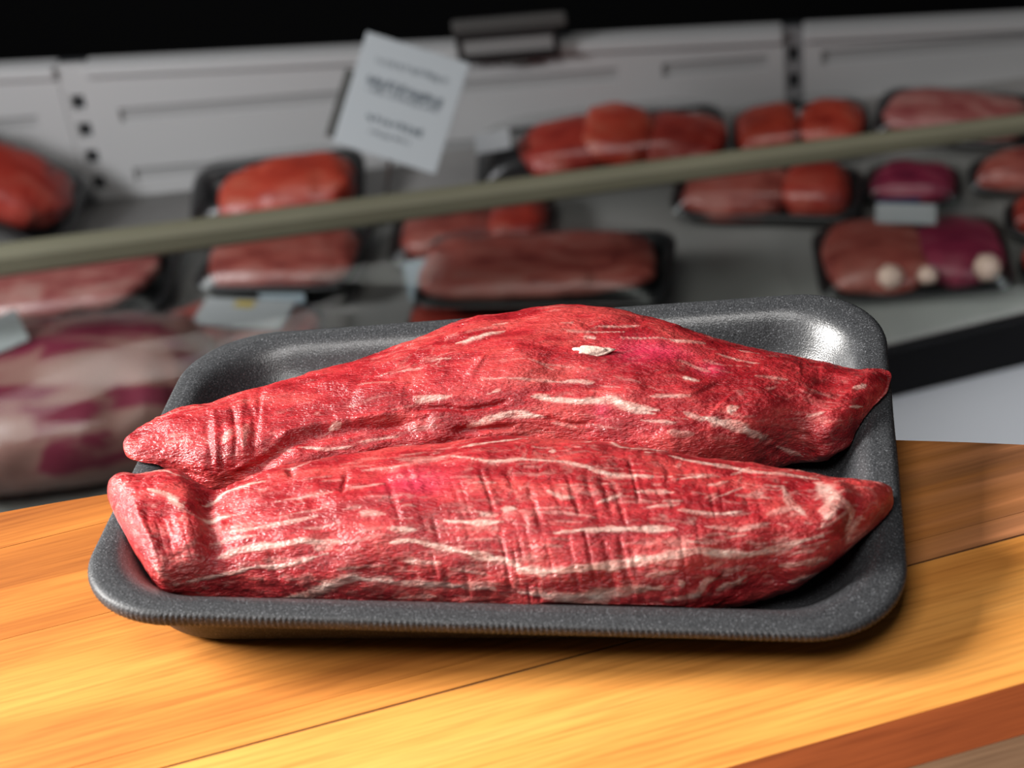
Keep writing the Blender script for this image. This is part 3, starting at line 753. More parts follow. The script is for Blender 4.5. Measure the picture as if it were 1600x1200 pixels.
REL_FRONT = [
 [3.0,-2.0,[-973,-323,311,-962,-432,332,-942,-494,329,-926,-545,319,-901,-587,300,-885,-616,275]],
 [2.5,-0.8,[-989,-357,327,-981,-473,344]],
 [2.0,0.9,[-1205,-439,362,-1178,-496,359,-1154,-546,352,-1116,-598,341,-1090,-634,321]],
 [6,-1.2,[-1099,-467,370,-1079,-526,363,-1062,-578,348,-1042,-623,323,-1027,-657,283]],
 [4,1.4,[1133,-349,341,1154,-438,341,1134,-493,334,1112,-540,322]],
 [3.5,-0.9,[1210,-379,332,1203,-433,324,1191,-479,307,1172,-523,281,1160,-544,243]],
 [1.5,-1.2,[-712,-246,366,-684,-314,382]],
 [5,-0.8,[1001,-350,353,1019,-432,358,1040,-498,352]],
 [3,-0.7,[749,-710,240,787,-703,204,825,-692,158]],
 [8,0.7,[-339,-434,410,-344,-494,403,-349,-547,391,-332,-602,371,-316,-646,343]],
 [7,-0.6,[-519,-414,398,-530,-475,393,-544,-528,382,-528,-588,361,-512,-631,335]],
 [1.5,-0.6,[-492,-333,400,-483,-452,399]],
 [1.32,-0.32,[-352,-362,410,-310,-471,409,-281,-558,393,-256,-625,364]],
 [1.46,-0.21,[-235,-681,315,-231,-693,295,-226,-704,271,-226,-711,246]],
 [1.2,-0.23,[-292,-301,412,-271,-359,416,-246,-428,416,-225,-483,412]],
 [1.44,-0.17,[-221,-498,410,-208,-544,401,-195,-585,389,-183,-618,373]],
 [0.9,-0.28,[-165,-670,336,-157,-690,311,-152,-706,283,-152,-716,251]],
 [1.49,-0.16,[-262,-287,413,-237,-352,418,-216,-408,418,-199,-467,416]],
 [1.18,-0.32,[-165,-562,399,-152,-604,383,-139,-640,363,-130,-668,340]],
 [1.28,-0.32,[-122,-703,294,-117,-716,260,-117,-722,226,-117,-723,180]],
 [0.85,-0.14,[-182,-338,420,-165,-396,421,-143,-446,420,-130,-496,415]],
 [1.27,-0.11,[-113,-537,408,-91,-598,389,-78,-648,361,-65,-688,324]],
 [1.14,-0.29,[-56,-706,297,-52,-721,261,-52,-727,214,-52,-726,161]],
 [1.32,-0.19,[-126,-402,423,-104,-460,420,-87,-512,414,-69,-559,404,-52,-600,389,-43,-633,373,-30,-664,351]],
 [0.83,-0.18,[-95,-413,423,-65,-494,418,-43,-563,403,-22,-621,380]],
 [1.33,-0.25,[-13,-640,370,-4,-668,350,5,-693,324,13,-713,295,18,-726,261,18,-733,219,22,-733,172]],
 [0.88,-0.47,[-30,-357,425,-4,-440,424,22,-513,416,44,-575,401]],
 [0.83,-0.5,[61,-637,374,79,-690,334,88,-725,280,92,-739,214]],
 [1.45,-0.31,[0,-357,425,22,-416,425,39,-469,421,57,-519,415,70,-563,405,92,-637,375]],
 [0.92,-0.3,[105,-678,347,114,-705,319,118,-724,287,127,-737,249]],
 [1.49,-0.2,[39,-406,425,57,-457,422,74,-500,417,87,-543,410]],
 [1.22,-0.27,[105,-601,392,122,-644,371,131,-678,348,140,-708,316]],
 [0.84,-0.34,[153,-738,254,153,-744,194,153,-733,127]],
 [1.46,-0.45,[65,-380,425,82,-429,423,100,-472,420,113,-519,414]],
 [1.1,-0.22,[135,-584,398,153,-647,371,170,-699,330,179,-732,278]],
 [1.12,-0.29,[183,-739,259,188,-747,180]],
 [1.14,-0.45,[139,-442,422,160,-514,414,182,-574,401,200,-628,381]],
 [1.06,-0.23,[208,-653,368,221,-689,342,230,-718,310,239,-740,269]],
 [0.99,-0.21,[207,-396,421,224,-462,418,241,-519,411,259,-572,400]],
 [1.35,-0.31,[280,-642,374,297,-698,336,309,-738,282,317,-754,215]],
 [1.0,-0.44,[262,-400,418,283,-467,415,300,-527,408,317,-580,397]],
 [1.01,-0.44,[333,-628,380,349,-683,348,361,-727,304,372,-751,249]],
 [1.27,-0.27,[320,-386,416,341,-471,413,365,-540,404,381,-604,388]],
 [1.36,-0.42,[392,-649,369,411,-702,333,422,-740,283,429,-757,219]],
 [1.41,-0.49,[374,-402,414,394,-472,411,409,-529,404,424,-585,392]],
 [1.16,-0.53,[446,-648,369,453,-678,351,460,-706,329,467,-730,301,474,-746,269,481,-756,234,484,-759,187]],
 [1.3,-0.44,[410,-414,412,433,-490,407,452,-556,397,466,-614,382]],
 [1.21,-0.47,[483,-673,354,490,-699,334,496,-721,312,503,-738,286]],
 [1.34,-0.41,[513,-756,232,516,-758,173,514,-731,101]],
 [0.95,-0.42,[461,-300,404,479,-379,407,493,-456,405,506,-524,399]],
 [1.13,-0.2,[519,-597,385,531,-658,360,536,-700,331,544,-735,288]],
 [0.82,-0.11,[493,-314,402,504,-372,405,514,-423,404,523,-480,402]],
 [1.21,-0.18,[536,-539,396,545,-592,384,553,-640,367,561,-678,347]],
 [1.08,-0.08,[563,-697,332,571,-739,278,576,-755,207,571,-729,101]],
 [1.23,-0.09,[538,-315,398,554,-391,401,562,-461,400,574,-524,395]],
 [1.21,-0.14,[580,-544,392,590,-607,377,600,-657,356,606,-700,326]],
 [1.37,-0.15,[614,-741,264,616,-752,192,616,-726,100]],
 [1.48,-0.24,[582,-326,396,600,-417,398,612,-499,395,624,-568,385]],
 [0.8,-0.23,[635,-628,367,643,-665,347,648,-698,321,652,-722,289]],
 [0.9,-0.18,[654,-729,274,657,-742,222,657,-744,155]],
 [1.48,-0.13,[650,-369,393,659,-425,393,671,-483,391,678,-532,386]],
 [1.22,-0.23,[688,-579,376,693,-618,363,698,-651,346,706,-678,324,710,-700,296,714,-724,228]],
 [1.14,-0.24,[721,-392,387,731,-458,386,740,-516,381,750,-568,371]],
 [1.24,-0.1,[756,-600,361,765,-642,337,771,-675,304,776,-696,262]],
 [0.99,-0.17,[762,-431,383,766,-472,382,770,-509,379,778,-540,374]],
 [0.99,-0.12,[794,-622,344,803,-667,303,812,-692,241,815,-696,166]],
 [1.22,-0.19,[831,-374,375,842,-452,374,852,-523,368,861,-580,353]],
 [1.01,-0.21,[871,-630,320,876,-648,297,878,-661,271,881,-668,242]],
 [1.32,-0.14,[870,-379,371,881,-454,371,893,-524,363,901,-578,347]],
 [1.12,-0.12,[909,-619,319,912,-635,300,917,-647,279,921,-656,253]],
 [0.55,-0.13,[-1158,-477,365,-1110,-492,367,-1063,-507,366,-1011,-480,360]],
 [0.55,-0.13,[-1122,-512,363,-1050,-536,360,-1004,-513,358]],
 [0.55,-0.13,[-1110,-551,357,-1042,-571,350,-988,-546,347]],
 [0.55,-0.13,[-1101,-575,350,-1033,-591,340,-983,-571,339]],
 [0.55,-0.13,[-1095,-598,341,-1026,-608,331,-980,-593,329]],
 [0.55,-0.13,[-1067,-617,330,-1021,-626,317,-978,-610,318]],
 [0.55,-0.13,[-1078,-644,313,-1017,-647,293,-972,-632,295]],
 [0.55,-0.13,[-1075,-664,289,-1014,-662,264,-982,-651,270]],
 [0.7,-0.16,[-1150,-510,362,-1125,-565,352,-1102,-611,335,-1086,-639,318,-1073,-663,290]],
 [0.7,-0.16,[-1122,-506,364,-1095,-564,353,-1076,-610,335,-1060,-638,315,-1047,-660,286]],
 [0.7,-0.16,[-1096,-502,366,-1070,-560,355,-1051,-608,334,-1037,-634,313,-1024,-656,283]],
 [0.7,-0.16,[-1073,-496,368,-1047,-557,355,-1027,-604,333,-1013,-632,309,-999,-652,278]],
 [0.7,-0.16,[-1040,-490,367,-1012,-553,353,-994,-601,328,-979,-626,304,-967,-645,272]],
 [0.7,-0.16,[-1012,-477,361,-986,-544,347,-966,-595,320,-950,-617,296,-940,-636,265]]]
TINT_BACK = [
 [[473,271,452],12.9,9.2],
 [[721,203,415],5.9,4.2],
 [[350,7,389],3.3,4.2],
 [[552,285,440],14.1,5.9]]
TINT_FRONT = [
 [[-238,-408,417],14.1,9.2]]

def poly_dist(P, L):
    """distance (m) of each point to a polyline, and the position 0..1 along it"""
    Q = np.array(L, float).reshape(-1, 3) * 1e-4
    best = np.full(len(P), 1e9); tt = np.zeros(len(P)); n = len(Q) - 1
    for k in range(n):
        a = Q[k]; ab = Q[k + 1] - a; l2 = ab @ ab
        if l2 < 1e-12: continue
        t = np.clip(((P - a) @ ab) / l2, 0, 1)
        d = np.linalg.norm(P - a - t[:, None] * ab, axis=1)
        m = d < best
        best[m] = d[m]; tt[m] = (k + t[m]) / n
    return best, tt

def near(P, L, m):
    Q = np.array(L, float).reshape(-1, 3) * 1e-4
    lo, hi = Q.min(0) - m, Q.max(0) + m
    return np.where(((P >= lo) & (P <= hi)).all(1))[0]

M_meat = meat_material('raw_beef')
M_fatlump = plain('beef_fat', (0.78, 0.55, 0.46), 0.4, bump=(900, 0.3))

def build_roast(name, st, fats, rels, tints, seed, press, marble, root, caps=(0.016, 0.016), cp=2.3, other=None):
    nu, nv = 880, 330
    B, s, ph = roast_base(st, nu, nv, cap0=caps[0], cap1=caps[1], p=cp)
    N = grid_normals(B)
    P = B.reshape(-1, 3); Nf = N.reshape(-1, 3)
    r = np.random.default_rng(seed)
    # fibre coordinates: long along the roast
    wob = fbm(P * 55.0, seed + 5, 2)
    Fx = P * np.array([70.0, 520.0, 520.0]) + wob[:, None] * np.array([0.5, 2.2, 2.2])
    disp = fbm(P * 42.0, seed, 2) * 0.0016
    disp += fbm(P * 150.0 * np.array([0.55, 1, 1]), seed + 1, 3) * 0.0009
    fib = fbm(Fx, seed + 2, 3)
    disp += fib * 0.00020
    disp += vnoise(P * np.array([600.0, 1300.0, 1300.0]), seed + 9) * 0.00010
    xw = P[:, 0] + 0.30 * P[:, 1] + fbm(P * 60, seed + 3, 2) * 0.006
    amp = sstep(-0.2, 0.5, fbm(P * 45 + 3, seed + 4, 2)) * press
    rid = np.abs(np.sin(xw / 0.0052 * math.pi))
    disp += (rid ** 0.7 - 0.6) * 0.00022 * amp
    edge = np.clip(np.minimum(s, 1 - s) / 0.02, 0, 1)
    disp *= np.repeat(edge, nv)
    fat = np.zeros(len(P)); jag = fbm(P * np.array([220.0, 700.0, 700.0]), seed + 6, 3); jag2 = vnoise(P * 160.0, seed + 7)
    for w, a, L in rels:
        w *= 1e-3
        ix = near(P, L, 3.2 * w)
        d, t = poly_dist(P[ix], L)
        taper = np.clip(np.minimum(t, 1 - t) * 6 + 0.25, 0, 1)
        ww = w * (0.85 + 0.4 * jag2[ix])
        disp[ix] += a * 1e-3 * taper * np.exp(-(d / ww) ** 2)
    def streak(w, a, L):
        w *= 1e-3
        ix = near(P, L, 2.5 * w + 0.001)
        if len(ix) == 0: return
        d, t = poly_dist(P[ix], L)
        taper = 0.35 + 0.65 * np.clip(np.minimum(t, 1 - t) * 5, 0, 1)
        ww = w * taper * (1.0 + 0.55 * jag2[ix])
        dd = d + jag[ix] * 0.9 * w
        f = a * (1 - sstep(0.45, 1.25, dd / np.maximum(ww, 1e-5))) * np.clip(0.8 + 0.5 * jag[ix], 0.3, 1)
        fat[ix] = np.maximum(fat[ix], f)
    for w, a, L in fats: streak(w, a, L)
    # short random flecks following the fibres over the upper side
    G = B.shape
    for k in range(int(170 * marble)):
        i = int(r.uniform(0.04, 0.95) * nu); j = int(r.uniform(0.06, 0.62) * nv); ln = int(r.uniform(8, 48)); dj = r.uniform(-0.10, 0.10)
        ii = np.clip(i + np.linspace(0, ln, 4).astype(int), 0, nu - 1); jj = np.clip(j + (np.linspace(0, ln, 4) * dj + r.uniform(-1, 1, 4)).astype(int), 0, nv - 1)
        L = (B[ii, jj] * 1e4).reshape(-1).tolist()
        streak(r.uniform(0.28, 0.60), r.uniform(0.10, 0.36), L)
    mn = fbm(P * np.array([95.0, 480.0, 480.0]) + wob[:, None] * 2.0 + 40, seed + 8, 3)
    fat = np.maximum(fat, sstep(0.30, 0.64, mn) * 0.30 * marble)
    web = 1 - np.abs(fbm(P * np.array([90.0, 260.0, 260.0]) + wob[:, None], seed + 12, 2)) * 9
    zone = sstep(-0.1, 0.35, fbm(P * 28 + 9, seed + 13, 2))
    fat = np.maximum(fat, np.clip(web, 0, 1) * 0.25 * marble * zone)
    fat = np.clip(fat, 0, 1)
    disp += fat * 0.00016
    Q = P + Nf * disp[:, None]
    if other is not None:
        from mathutils.bvhtree import BVHTree
        G2 = other[::2]; a2, b2 = G2.shape[:2]
        fs = [(i * b2 + j, (i + 1) * b2 + j, (i + 1) * b2 + (j + 1) % b2, i * b2 + (j + 1) % b2) for i in range(a2 - 1) for j in range(b2)]
        tree = BVHTree.FromPolygons(G2.reshape(-1, 3).tolist(), fs)
        for i in np.where((Q[:, 0] > -0.112) & (Q[:, 0] < 0.125) & (Q[:, 1] < 0.02) & (Q[:, 2] < 0.046))[0]:
            loc, nrm, _, dist = tree.find_nearest(Q[i])
            if loc is not None:
                g = (Vector(Q[i]) - loc).dot(nrm)
                if g < 0.0012 and dist < 0.02: Q[i] = loc + nrm * 0.0012
    # keep the meat resting on the tray and against its neighbour
    ox = np.abs(Q[:, 0]) - (HA - 0.033); oy = np.abs(Q[:, 1]) - (HB - 0.033)
    o = 0.033 - (np.hypot(np.maximum(ox, 0), np.maximum(oy, 0)) + np.minimum(np.maximum(ox, oy), 0))
    IN = np.array(inner)
    zz = np.interp(o, np.concatenate([[-0.004, 0.002], IN[:, 0]]), np.concatenate([[0.0225, 0.0225], IN[:, 1]]))
    zz = zz + TW * (Q[:, 0] / HA) * (Q[:, 1] / HB) * np.clip(zz / RIM, 0, 1.1) ** 0.8 + 0.0018
    Q[:, 2] = np.where(o > -0.004, np.maximum(Q[:, 2], zz), Q[:, 2])
    tone = fbm(P * np.array([50.0, 130.0, 130.0]), seed + 10, 3) * 0.9 + fib * 0.25
    t1 = sstep(-0.5, 0.5, tone)[:, None]
    deep = np.array([0.29, 0.008, 0.013]); mid = np.array([0.46, 0.024, 0.030]); lite = np.array([0.56, 0.058, 0.054])
    deep, mid, lite = deep * 0.93, mid * 0.90, lite * 0.88
    c = deep + (mid - deep) * np.clip(t1 * 2, 0, 1) + (lite - mid) * np.clip(t1 * 2 - 1, 0, 1)
    for (x, y, z), a, b in tints:
        d2 = (P - np.array([x, y, z]) * 1e-4) / (np.array([a, b, b]) * 1e-3)
        k = np.exp(-(d2 ** 2).sum(1) * 1.6)[:, None]
        c = c * (1 - 0.7 * k) + np.array([0.56, 0.028, 0.075]) * 0.7 * k
    fc = np.array([0.70, 0.46, 0.385]) + (jag[:, None] * np.array([0.06, 0.16, 0.15]))
    c = c + (fc - c) * (fat[:, None] ** 1.1)
    me = grid_mesh(name, Q.reshape(B.shape), close_v=True)
    at = me.attributes.new('flesh', 'FLOAT_COLOR', 'POINT')
    at.data.foreach_set('color', np.concatenate([np.clip(c, 0, 1), np.ones((len(P), 1))], 1).reshape(-1).astype(np.float32))
    af = me.attributes.new('fat', 'FLOAT', 'POINT')
    af.data.foreach_set('value', fat.astype(np.float32))
    link('flesh', me, M_meat, root)
    return Q.reshape(B.shape), N

roast_f = empty('beef_roast')
tag(roast_f, 'front raw beef roast with cross-hatched surface and long white fat streaks', 'roast', 'raw roasts on the foam tray')
QF, _ = build_roast('front_flesh', FRONT_ST, FAT_FRONT, REL_FRONT, TINT_FRONT, 11, 1.0, 1.0, roast_f, (0.011, 0.016))
roast_b = empty('beef_roast')
tag(roast_b, 'rear raw beef roast, smoother and taller, with a dark crease along its side', 'roast', 'raw roasts on the foam tray')
build_roast('rear_flesh', BACK_ST, FAT_BACK, REL_BACK, TINT_BACK, 29, 0.25, 0.62, roast_b, (0.030, 0.009), 2.4, QF)
# a proud nub of white fat on the rear roast
bm = bmesh.new()
bmesh.ops.create_icosphere(bm, subdivisions=4, radius=1.0)
co = np.array([v.co[:] for v in bm.verts])
nz = fbm(co * 2.2 + 3.0, 91, 3)
for v, q in zip(bm.verts, nz):
    u = v.co * (1 + 0.42 * q)
    taper = 1.0 - 0.27 * (u.x + 1.0)
    v.co = (u.x * 0.0068, u.y * 0.0034 * taper, u.z * 0.0015 * taper)
fl = bm_obj('fat_nub', bm, M_fatlump, roast_b, True)
fl.location = (0.0310, 0.0252, 0.0466); fl.rotation_euler = (0.25, 0.02, 0.10)
tag(fl, 'white fat nub standing out of the meat')

# ------------------------------------------------------------------ refrigerated display case behind the table
def yfront(x): return 0.9186 + 0.3729 * (x - 0.1913)
WY = 1.27
def zback(x): return -0.531 + 0.075 * x
def zdeck(x, y):
    yf = yfront(x)
    return -0.565 + (y - yf) / (1.235 - yf) * (zback(x) + 0.565)

M_panel = plain('white_enamel_panel', (0.50, 0.50, 0.50), 0.45, bump=(60, 0.05))
M_slot = plain('grey_slot_recess', (0.36, 0.36, 0.36), 0.7)
M_hole = plain('dark_slot_hole', (0.02, 0.022, 0.025), 0.8)
M_deck = plain('grey_steel_deck', (0.27, 0.26, 0.25), 0.45, vary=0.12)
M_body = plain('light_grey_case_body', (0.48, 0.49, 0.51), 0.4)
M_bumper = plain('black_rubber_bumper', (0.004, 0.004, 0.005), 0.7, spec=0.2)
M_rail = plain('khaki_anodised_rail', (0.225, 0.215, 0.148), 0.4, vary=0.08)
M_glass = film_material('clear_case_glass', (0.93, 0.95, 0.94), 0.01, 0.05, 0.3)

case = empty('display_case', (0, 1.0, -0.9))
tag(case, 'refrigerated meat display case with khaki top rail, glass front and white slotted back', 'display case')
CO = np.array([0, 1.0, -0.9])

def hexa(name, p8, mat, parent, off=CO, bevel=0.0):
    """p8: four bottom corners then four top corners, each ring counter-clockwise seen from above"""
    vs = [tuple(np.array(p) - off) for p in p8]
    fs = [(3, 2, 1, 0), (4, 5, 6, 7), (0, 1, 5, 4), (1, 2, 6, 5), (2, 3, 7, 6), (3, 0, 4, 7)]
    bm = bmesh.new()
    bv = [bm.verts.new(v) for v in vs]
    for f in fs: bm.faces.new([bv[i] for i in f])
    bmesh.ops.recalc_face_normals(bm, faces=bm.faces)
    if bevel: bmesh.ops.bevel(bm, geom=list(bm.edges), offset=bevel, segments=2, affect='EDGES', profile=0.6)
    return bm_obj(name, bm, mat, parent)

def wallquad(name, xa, xb, za0, zb0, za1, zb1, y0, y1, mat, parent, bevel=0.0):
    """upright prism: left/right x, bottom z at left/right, top z at left/right, y front/back"""
    return hexa(name, [(xa, y0, za0), (xb, y0, zb0), (xb, y1, zb0), (xa, y1, za0), (xa, y0, za1), (xb, y0, zb1), (xb, y1, zb1), (xa, y1, za1)], mat, parent, bevel=bevel)

XL, XR = -1.0, 0.62
deck_n = 12
g = np.zeros((deck_n, 6, 3))
for i, x in enumerate(np.linspace(XL, XR, deck_n)):
    yf = min(yfront(x), 1.1)
    for j, t in enumerate(np.linspace(0, 1, 4)):
        y = yf + (WY + 0.02 - yf) * t
        g[i, j] = (x, y, zdeck(x, y))
    g[i, 4] = (x, WY + 0.02, zdeck(x, WY) - 0.02); g[i, 5] = (x, yf, -0.585)
link('deck', grid_mesh('deck', g - CO, close_v=True), M_deck, case)
st_z = 0.012
hexa('rear_step', [(-0.30, 1.188, zdeck(-0.30, 1.188) - 0.01), (XR, 1.188, zdeck(XR, 1.188) - 0.01), (XR, WY, zdeck(XR, WY) - 0.01), (-0.30, WY, zdeck(-0.30, WY) - 0.01),
                   (-0.30, 1.188, zdeck(-0.30, 1.188) + st_z), (XR, 1.188, zdeck(XR, 1.188) + st_z), (XR, WY, zdeck(XR, WY) + st_z), (-0.30, WY, zdeck(-0.30, WY) + st_z)], M_deck, case, bevel=0.002)
def front_prism(name, z0, z1, d0, d1, mat, bevel=0.0):
    p = [(XL, yfront(XL) + d0, z0), (XR, yfront(XR) + d0, z0), (XR, yfront(XR) + d1, z0), (XL, yfront(XL) + d1, z0)]
    return hexa(name, p + [(a, b, z1) for a, b, _ in p], mat, case, bevel=bevel)
front_prism('bumper', -0.616, -0.562, -0.012, 0.0, M_bumper, 0.004)
front_prism('body_panel', -0.86, -0.616, -0.004, 0.03, M_body, 0.003)
front_prism('kick_plate', -0.90, -0.86, 0.03, 0.06, M_bumper)
hexa('body_back', [(XL, 1.22, -0.9), (XR, 1.22, -0.9), (XR, 1.29, -0.9), (XL, 1.29, -0.9), (XL, 1.22, -0.65), (XR, 1.22, -0.65), (XR, 1.29, -0.65), (XL, 1.29, -0.65)], M_body, case)

# front glass with its rail
def yrail(x): return 0.9255 + 0.1680 * (x - 0.19)
NG = 9
gl = np.zeros((13, NG * 2, 3))
for i, x in enumerate(np.linspace(XL, XR, 13)):
    z0, z1 = max(-0.5645, zdeck(x, yfront(x)) + 0.0006), -0.386 + 0.008 * (x + 0.55)
    for j in range(NG):
        t = j / (NG - 1)
        y = yfront(x) + 0.002 + (yrail(x) + 0.002 - yfront(x) - 0.002) * t ** 2.6      # the pane bends back towards the rail
        gl[i, j] = (x, y, z0 + (z1 - z0) * t)
        gl[i, 2 * NG - 1 - j] = (x, y + 0.005, z0 + (z1 - z0) * t)
gme = grid_mesh('front_glass', gl - CO, close_v=True)
gme.polygons.foreach_set('use_smooth', np.zeros(len(gme.polygons), dtype=bool))
link('front_glass', gme, M_glass, case)
prof = [(-0.006, -0.024), (-0.008, -0.020), (-0.008, -0.006), (-0.006, -0.002), (-0.001, 0.0), (0.010, 0.0), (0.014, -0.003), (0.016, -0.008), (0.016, -0.020), (0.013, -0.024)]
rl = np.array([[(x, yrail(x) + a * (1 - 0.36 * (x + 0.55)), -0.361 + 0.008 * (x + 0.55) + b * (1 - 0.5 * (x + 0.55))) for a, b in prof] for x in np.linspace(XL, XR, 9)])
me = grid_mesh('top_rail', rl - CO, close_v=True)
me.polygons.foreach_set('use_smooth', np.zeros(len(me.polygons), dtype=bool))
link('top_rail', me, M_rail, case)

# back wall: enamel panels between slotted uprights
ZT = -0.4155
def r1(x): return -0.4545 + 0.038 * x
def r2(x): return -0.5215 + 0.048 * x
def back_panel(xa, xb, slots1, slots2):
    p = wallquad('back_panel', xa, xb, -0.62, -0.62, ZT - 0.014, ZT - 0.014, WY + 0.006, WY + 0.02, M_panel, case)
    off = CO
    def piece(name, *a, **k):
        return wallquad(name, *a, p, **k)
    def band(x0, x1, f0, f1, name='sheet'):
        wallquad(name, x0, x1, f0(x0), f0(x1), f1(x0), f1(x1), WY, WY + 0.0058, M_panel, p)
    top = lambda x: ZT - 0.014; bot = lambda x: -0.62
    wallquad('rolled_lip', xa, xb, ZT - 0.0135, ZT - 0.0135, ZT, ZT, WY - 0.006, WY + 0.02, M_panel, p, bevel=0.003)
    h = 0.0080
    band(xa, xb, lambda x: r1(x) + h, top)
    band(xa, xb, lambda x: r2(x) + h, lambda x: r1(x) - h)
    band(xa, xb, bot, lambda x: r2(x) - h)
    for rr, sl in ((r1, slots1), (r2, slots2)):
        cur = xa
        for a, b in sl:
            band(cur, a, lambda x: rr(x) - h, lambda x: rr(x) + h)
            wallquad('louver_slot', a, b, rr(a) - h, rr(b) - h, rr(a) + h, rr(b) + h, WY + 0.004, WY + 0.0058, M_slot, p)
            cur = b
        band(cur, xb, lambda x: rr(x) - h, lambda x: rr(x) + h)
back_panel(XL, -0.6660, [(-0.96, -0.70)], [(-0.96, -0.70)])
back_panel(-0.6340, 0.104, [(-0.607, -0.352), (-0.318, -0.066), (-0.02, 0.088)], [(-0.607, -0.352), (-0.318, -0.066), (-0.02, 0.088)])
back_panel(0.124, XR, [(0.142, 0.36), (0.39, 0.60)], [(0.142, 0.36), (0.39, 0.60)])
def upright(x, hw, holes, mat_rail, edge):
    u = wallquad('slotted_upright', x - hw, x + hw, -0.62, -0.62, ZT - 0.002, ZT - 0.002, WY + 0.008, WY + 0.022, M_hole, case)
    for s in (-1, 1):
        a, b = sorted((x + s * hw, x + s * edge))
        wallquad('flange', a, b, -0.62, -0.62, ZT, ZT, WY + 0.001, WY + 0.0078, mat_rail, u)
    zs = [ZT] + [v for hz in holes for v in (hz + 0.0088, hz - 0.0088)] + [-0.62]
    for k in range(0, len(zs), 2):
        wallquad('web', x - edge, x + edge, zs[k + 1], zs[k + 1], zs[k], zs[k], WY + 0.001, WY + 0.0078, mat_rail, u)
upright(-0.6500, 0.0158, [-0.4605 - 0.0332 * k for k in range(5)], M_panel, 0.0075)
M_upr = plain('worn_grey_upright', (0.22, 0.22, 0.225), 0.5)
upright(0.114, 0.0098, [-0.444, -0.474, -0.504, -0.534], M_upr, 0.005)

# ------------------------------------------------------------------ price card on a stem and the tag holder on the back wall
M_card = plain('white_card_plastic', (0.54, 0.58, 0.61), 0.5, bump=(40, 0.05))
M_ink = plain('faded_grey_ink', (0.15, 0.18, 0.21), 0.6)
M_ink2 = plain('pale_grey_ink', (0.27, 0.30, 0.33), 0.6)
M_metal = plain('dull_grey_metal', (0.22, 0.22, 0.20), 0.4, metal=0.6)
cardc = Vector((-0.2426, 1.0206, -0.3526))
cx = (Vector((-0.185, 1.0497, -0.3256)) - Vector((-0.2767, 1.0572, -0.2924))).normalized()
cyv = (Vector((-0.2767, 1.0572, -0.2924)) - Vector((-0.2995, 0.9933, -0.3773)))
cyv = (cyv - cx * cyv.dot(cx)).normalized()
cz = cx.cross(cyv)
CM = Matrix((cx, cyv, cz)).transposed().to_4x4(); CM.translation = cardc
cardo = empty('price_card'); cardo.matrix_world = CM
tag(cardo, 'white price card tilted above the rail with rows of faded grey print', 'sign')
box('card', (0, 0, 0), (0.0985, 0.106, 0.0022), M_card, cardo, 0.0008)
random.seed(3)
def print_row(y, h, x0, x1, mat):
    """illegible in the photograph: a row of small uneven strokes"""
    bm = bmesh.new(); x = x0
    while x < x1:
        w = random.uniform(0.0012, 0.0034)
        box_bm(bm, (x + w / 2, y + random.uniform(-0.15, 0.15) * h, 0.00125), (w, h * random.uniform(0.6, 1.0), 0.0003))
        x += w + random.choice((0.0005, 0.0006, 0.0007, 0.0022))
    bm_obj('printed_line', bm, mat, cardo)
print_row(0.031, 0.0065, -0.033, 0.034, M_ink2)
print_row(0.011, 0.0095, -0.036, 0.036, M_ink)
print_row(0.003, 0.0055, -0.034, 0.033, M_ink2)
print_row(-0.021, 0.0075, -0.026, 0.025, M_ink)
print_row(-0.033, 0.0045, -0.020, 0.018, M_ink2)
bm = bmesh.new(); box_bm(bm, (-0.0530, -0.016, -0.008), (0.010, 0.064, 0.008)); bm_obj('clip_bar', bm, plain('dark_clip_metal', (0.07, 0.07, 0.065), 0.6), cardo)
base = Vector((-0.312, 1.165, zdeck(-0.312, 1.165) + 0.001))
topp = cardc - cyv * 0.02 - cz * 0.004
d = topp - base
bm = bmesh.new()
bmesh.ops.create_cone(bm, cap_ends=True, segments=10, radius1=0.0022, radius2=0.0022, depth=d.length, matrix=CM.inverted() @ Matrix.Translation((base + topp) / 2) @ d.to_track_quat('Z', 'Y').to_matrix().to_4x4())
bmesh.ops.create_cone(bm, cap_ends=True, segments=20, radius1=0.016, radius2=0.013, depth=0.004, matrix=CM.inverted() @ Matrix.Translation(base + Vector((0, 0, 0.003))))
bm_obj('stem', bm, M_metal, cardo)

hold = empty('tag_holder', (-0.171, 1.258, -0.4155))
tag(hold, 'grey framed tag holder clipped on the top edge of the case back', 'tag holder')
M_hold = plain('smoky_grey_plastic', (0.085, 0.082, 0.078), 0.45)
M_dark = plain('dark_brown_plastic', (0.018, 0.014, 0.014), 0.5)
ry = Matrix.Rotation(-0.035, 3, 'Y')
box('top_bar', (0.0, -0.004, 0.0300), (0.118, 0.006, 0.015), M_hold, hold, 0.003, ry)
box('backing', (-0.004, -0.001, 0.012), (0.104, 0.003, 0.050), M_dark, hold, 0.001, ry)
box('insert', (-0.004, -0.0045, 0.006), (0.094, 0.002, 0.0145), plain('grey_insert_card', (0.26, 0.255, 0.25), 0.5), hold, 0.0, ry)
for zz in (-0.006, 0.0185):
    box('frame_bar', (-0.004, -0.006, zz), (0.104, 0.004, 0.005), M_dark, hold, 0.001, ry)
for xx in (-0.054, 0.046):
    box('frame_post', (xx, -0.006, 0.006), (0.005, 0.004, 0.029), M_dark, hold, 0.001, ry)
box('clip', (0, 0.0015, -0.010), (0.03, 0.006, 0.016), M_hold, hold, 0.001)

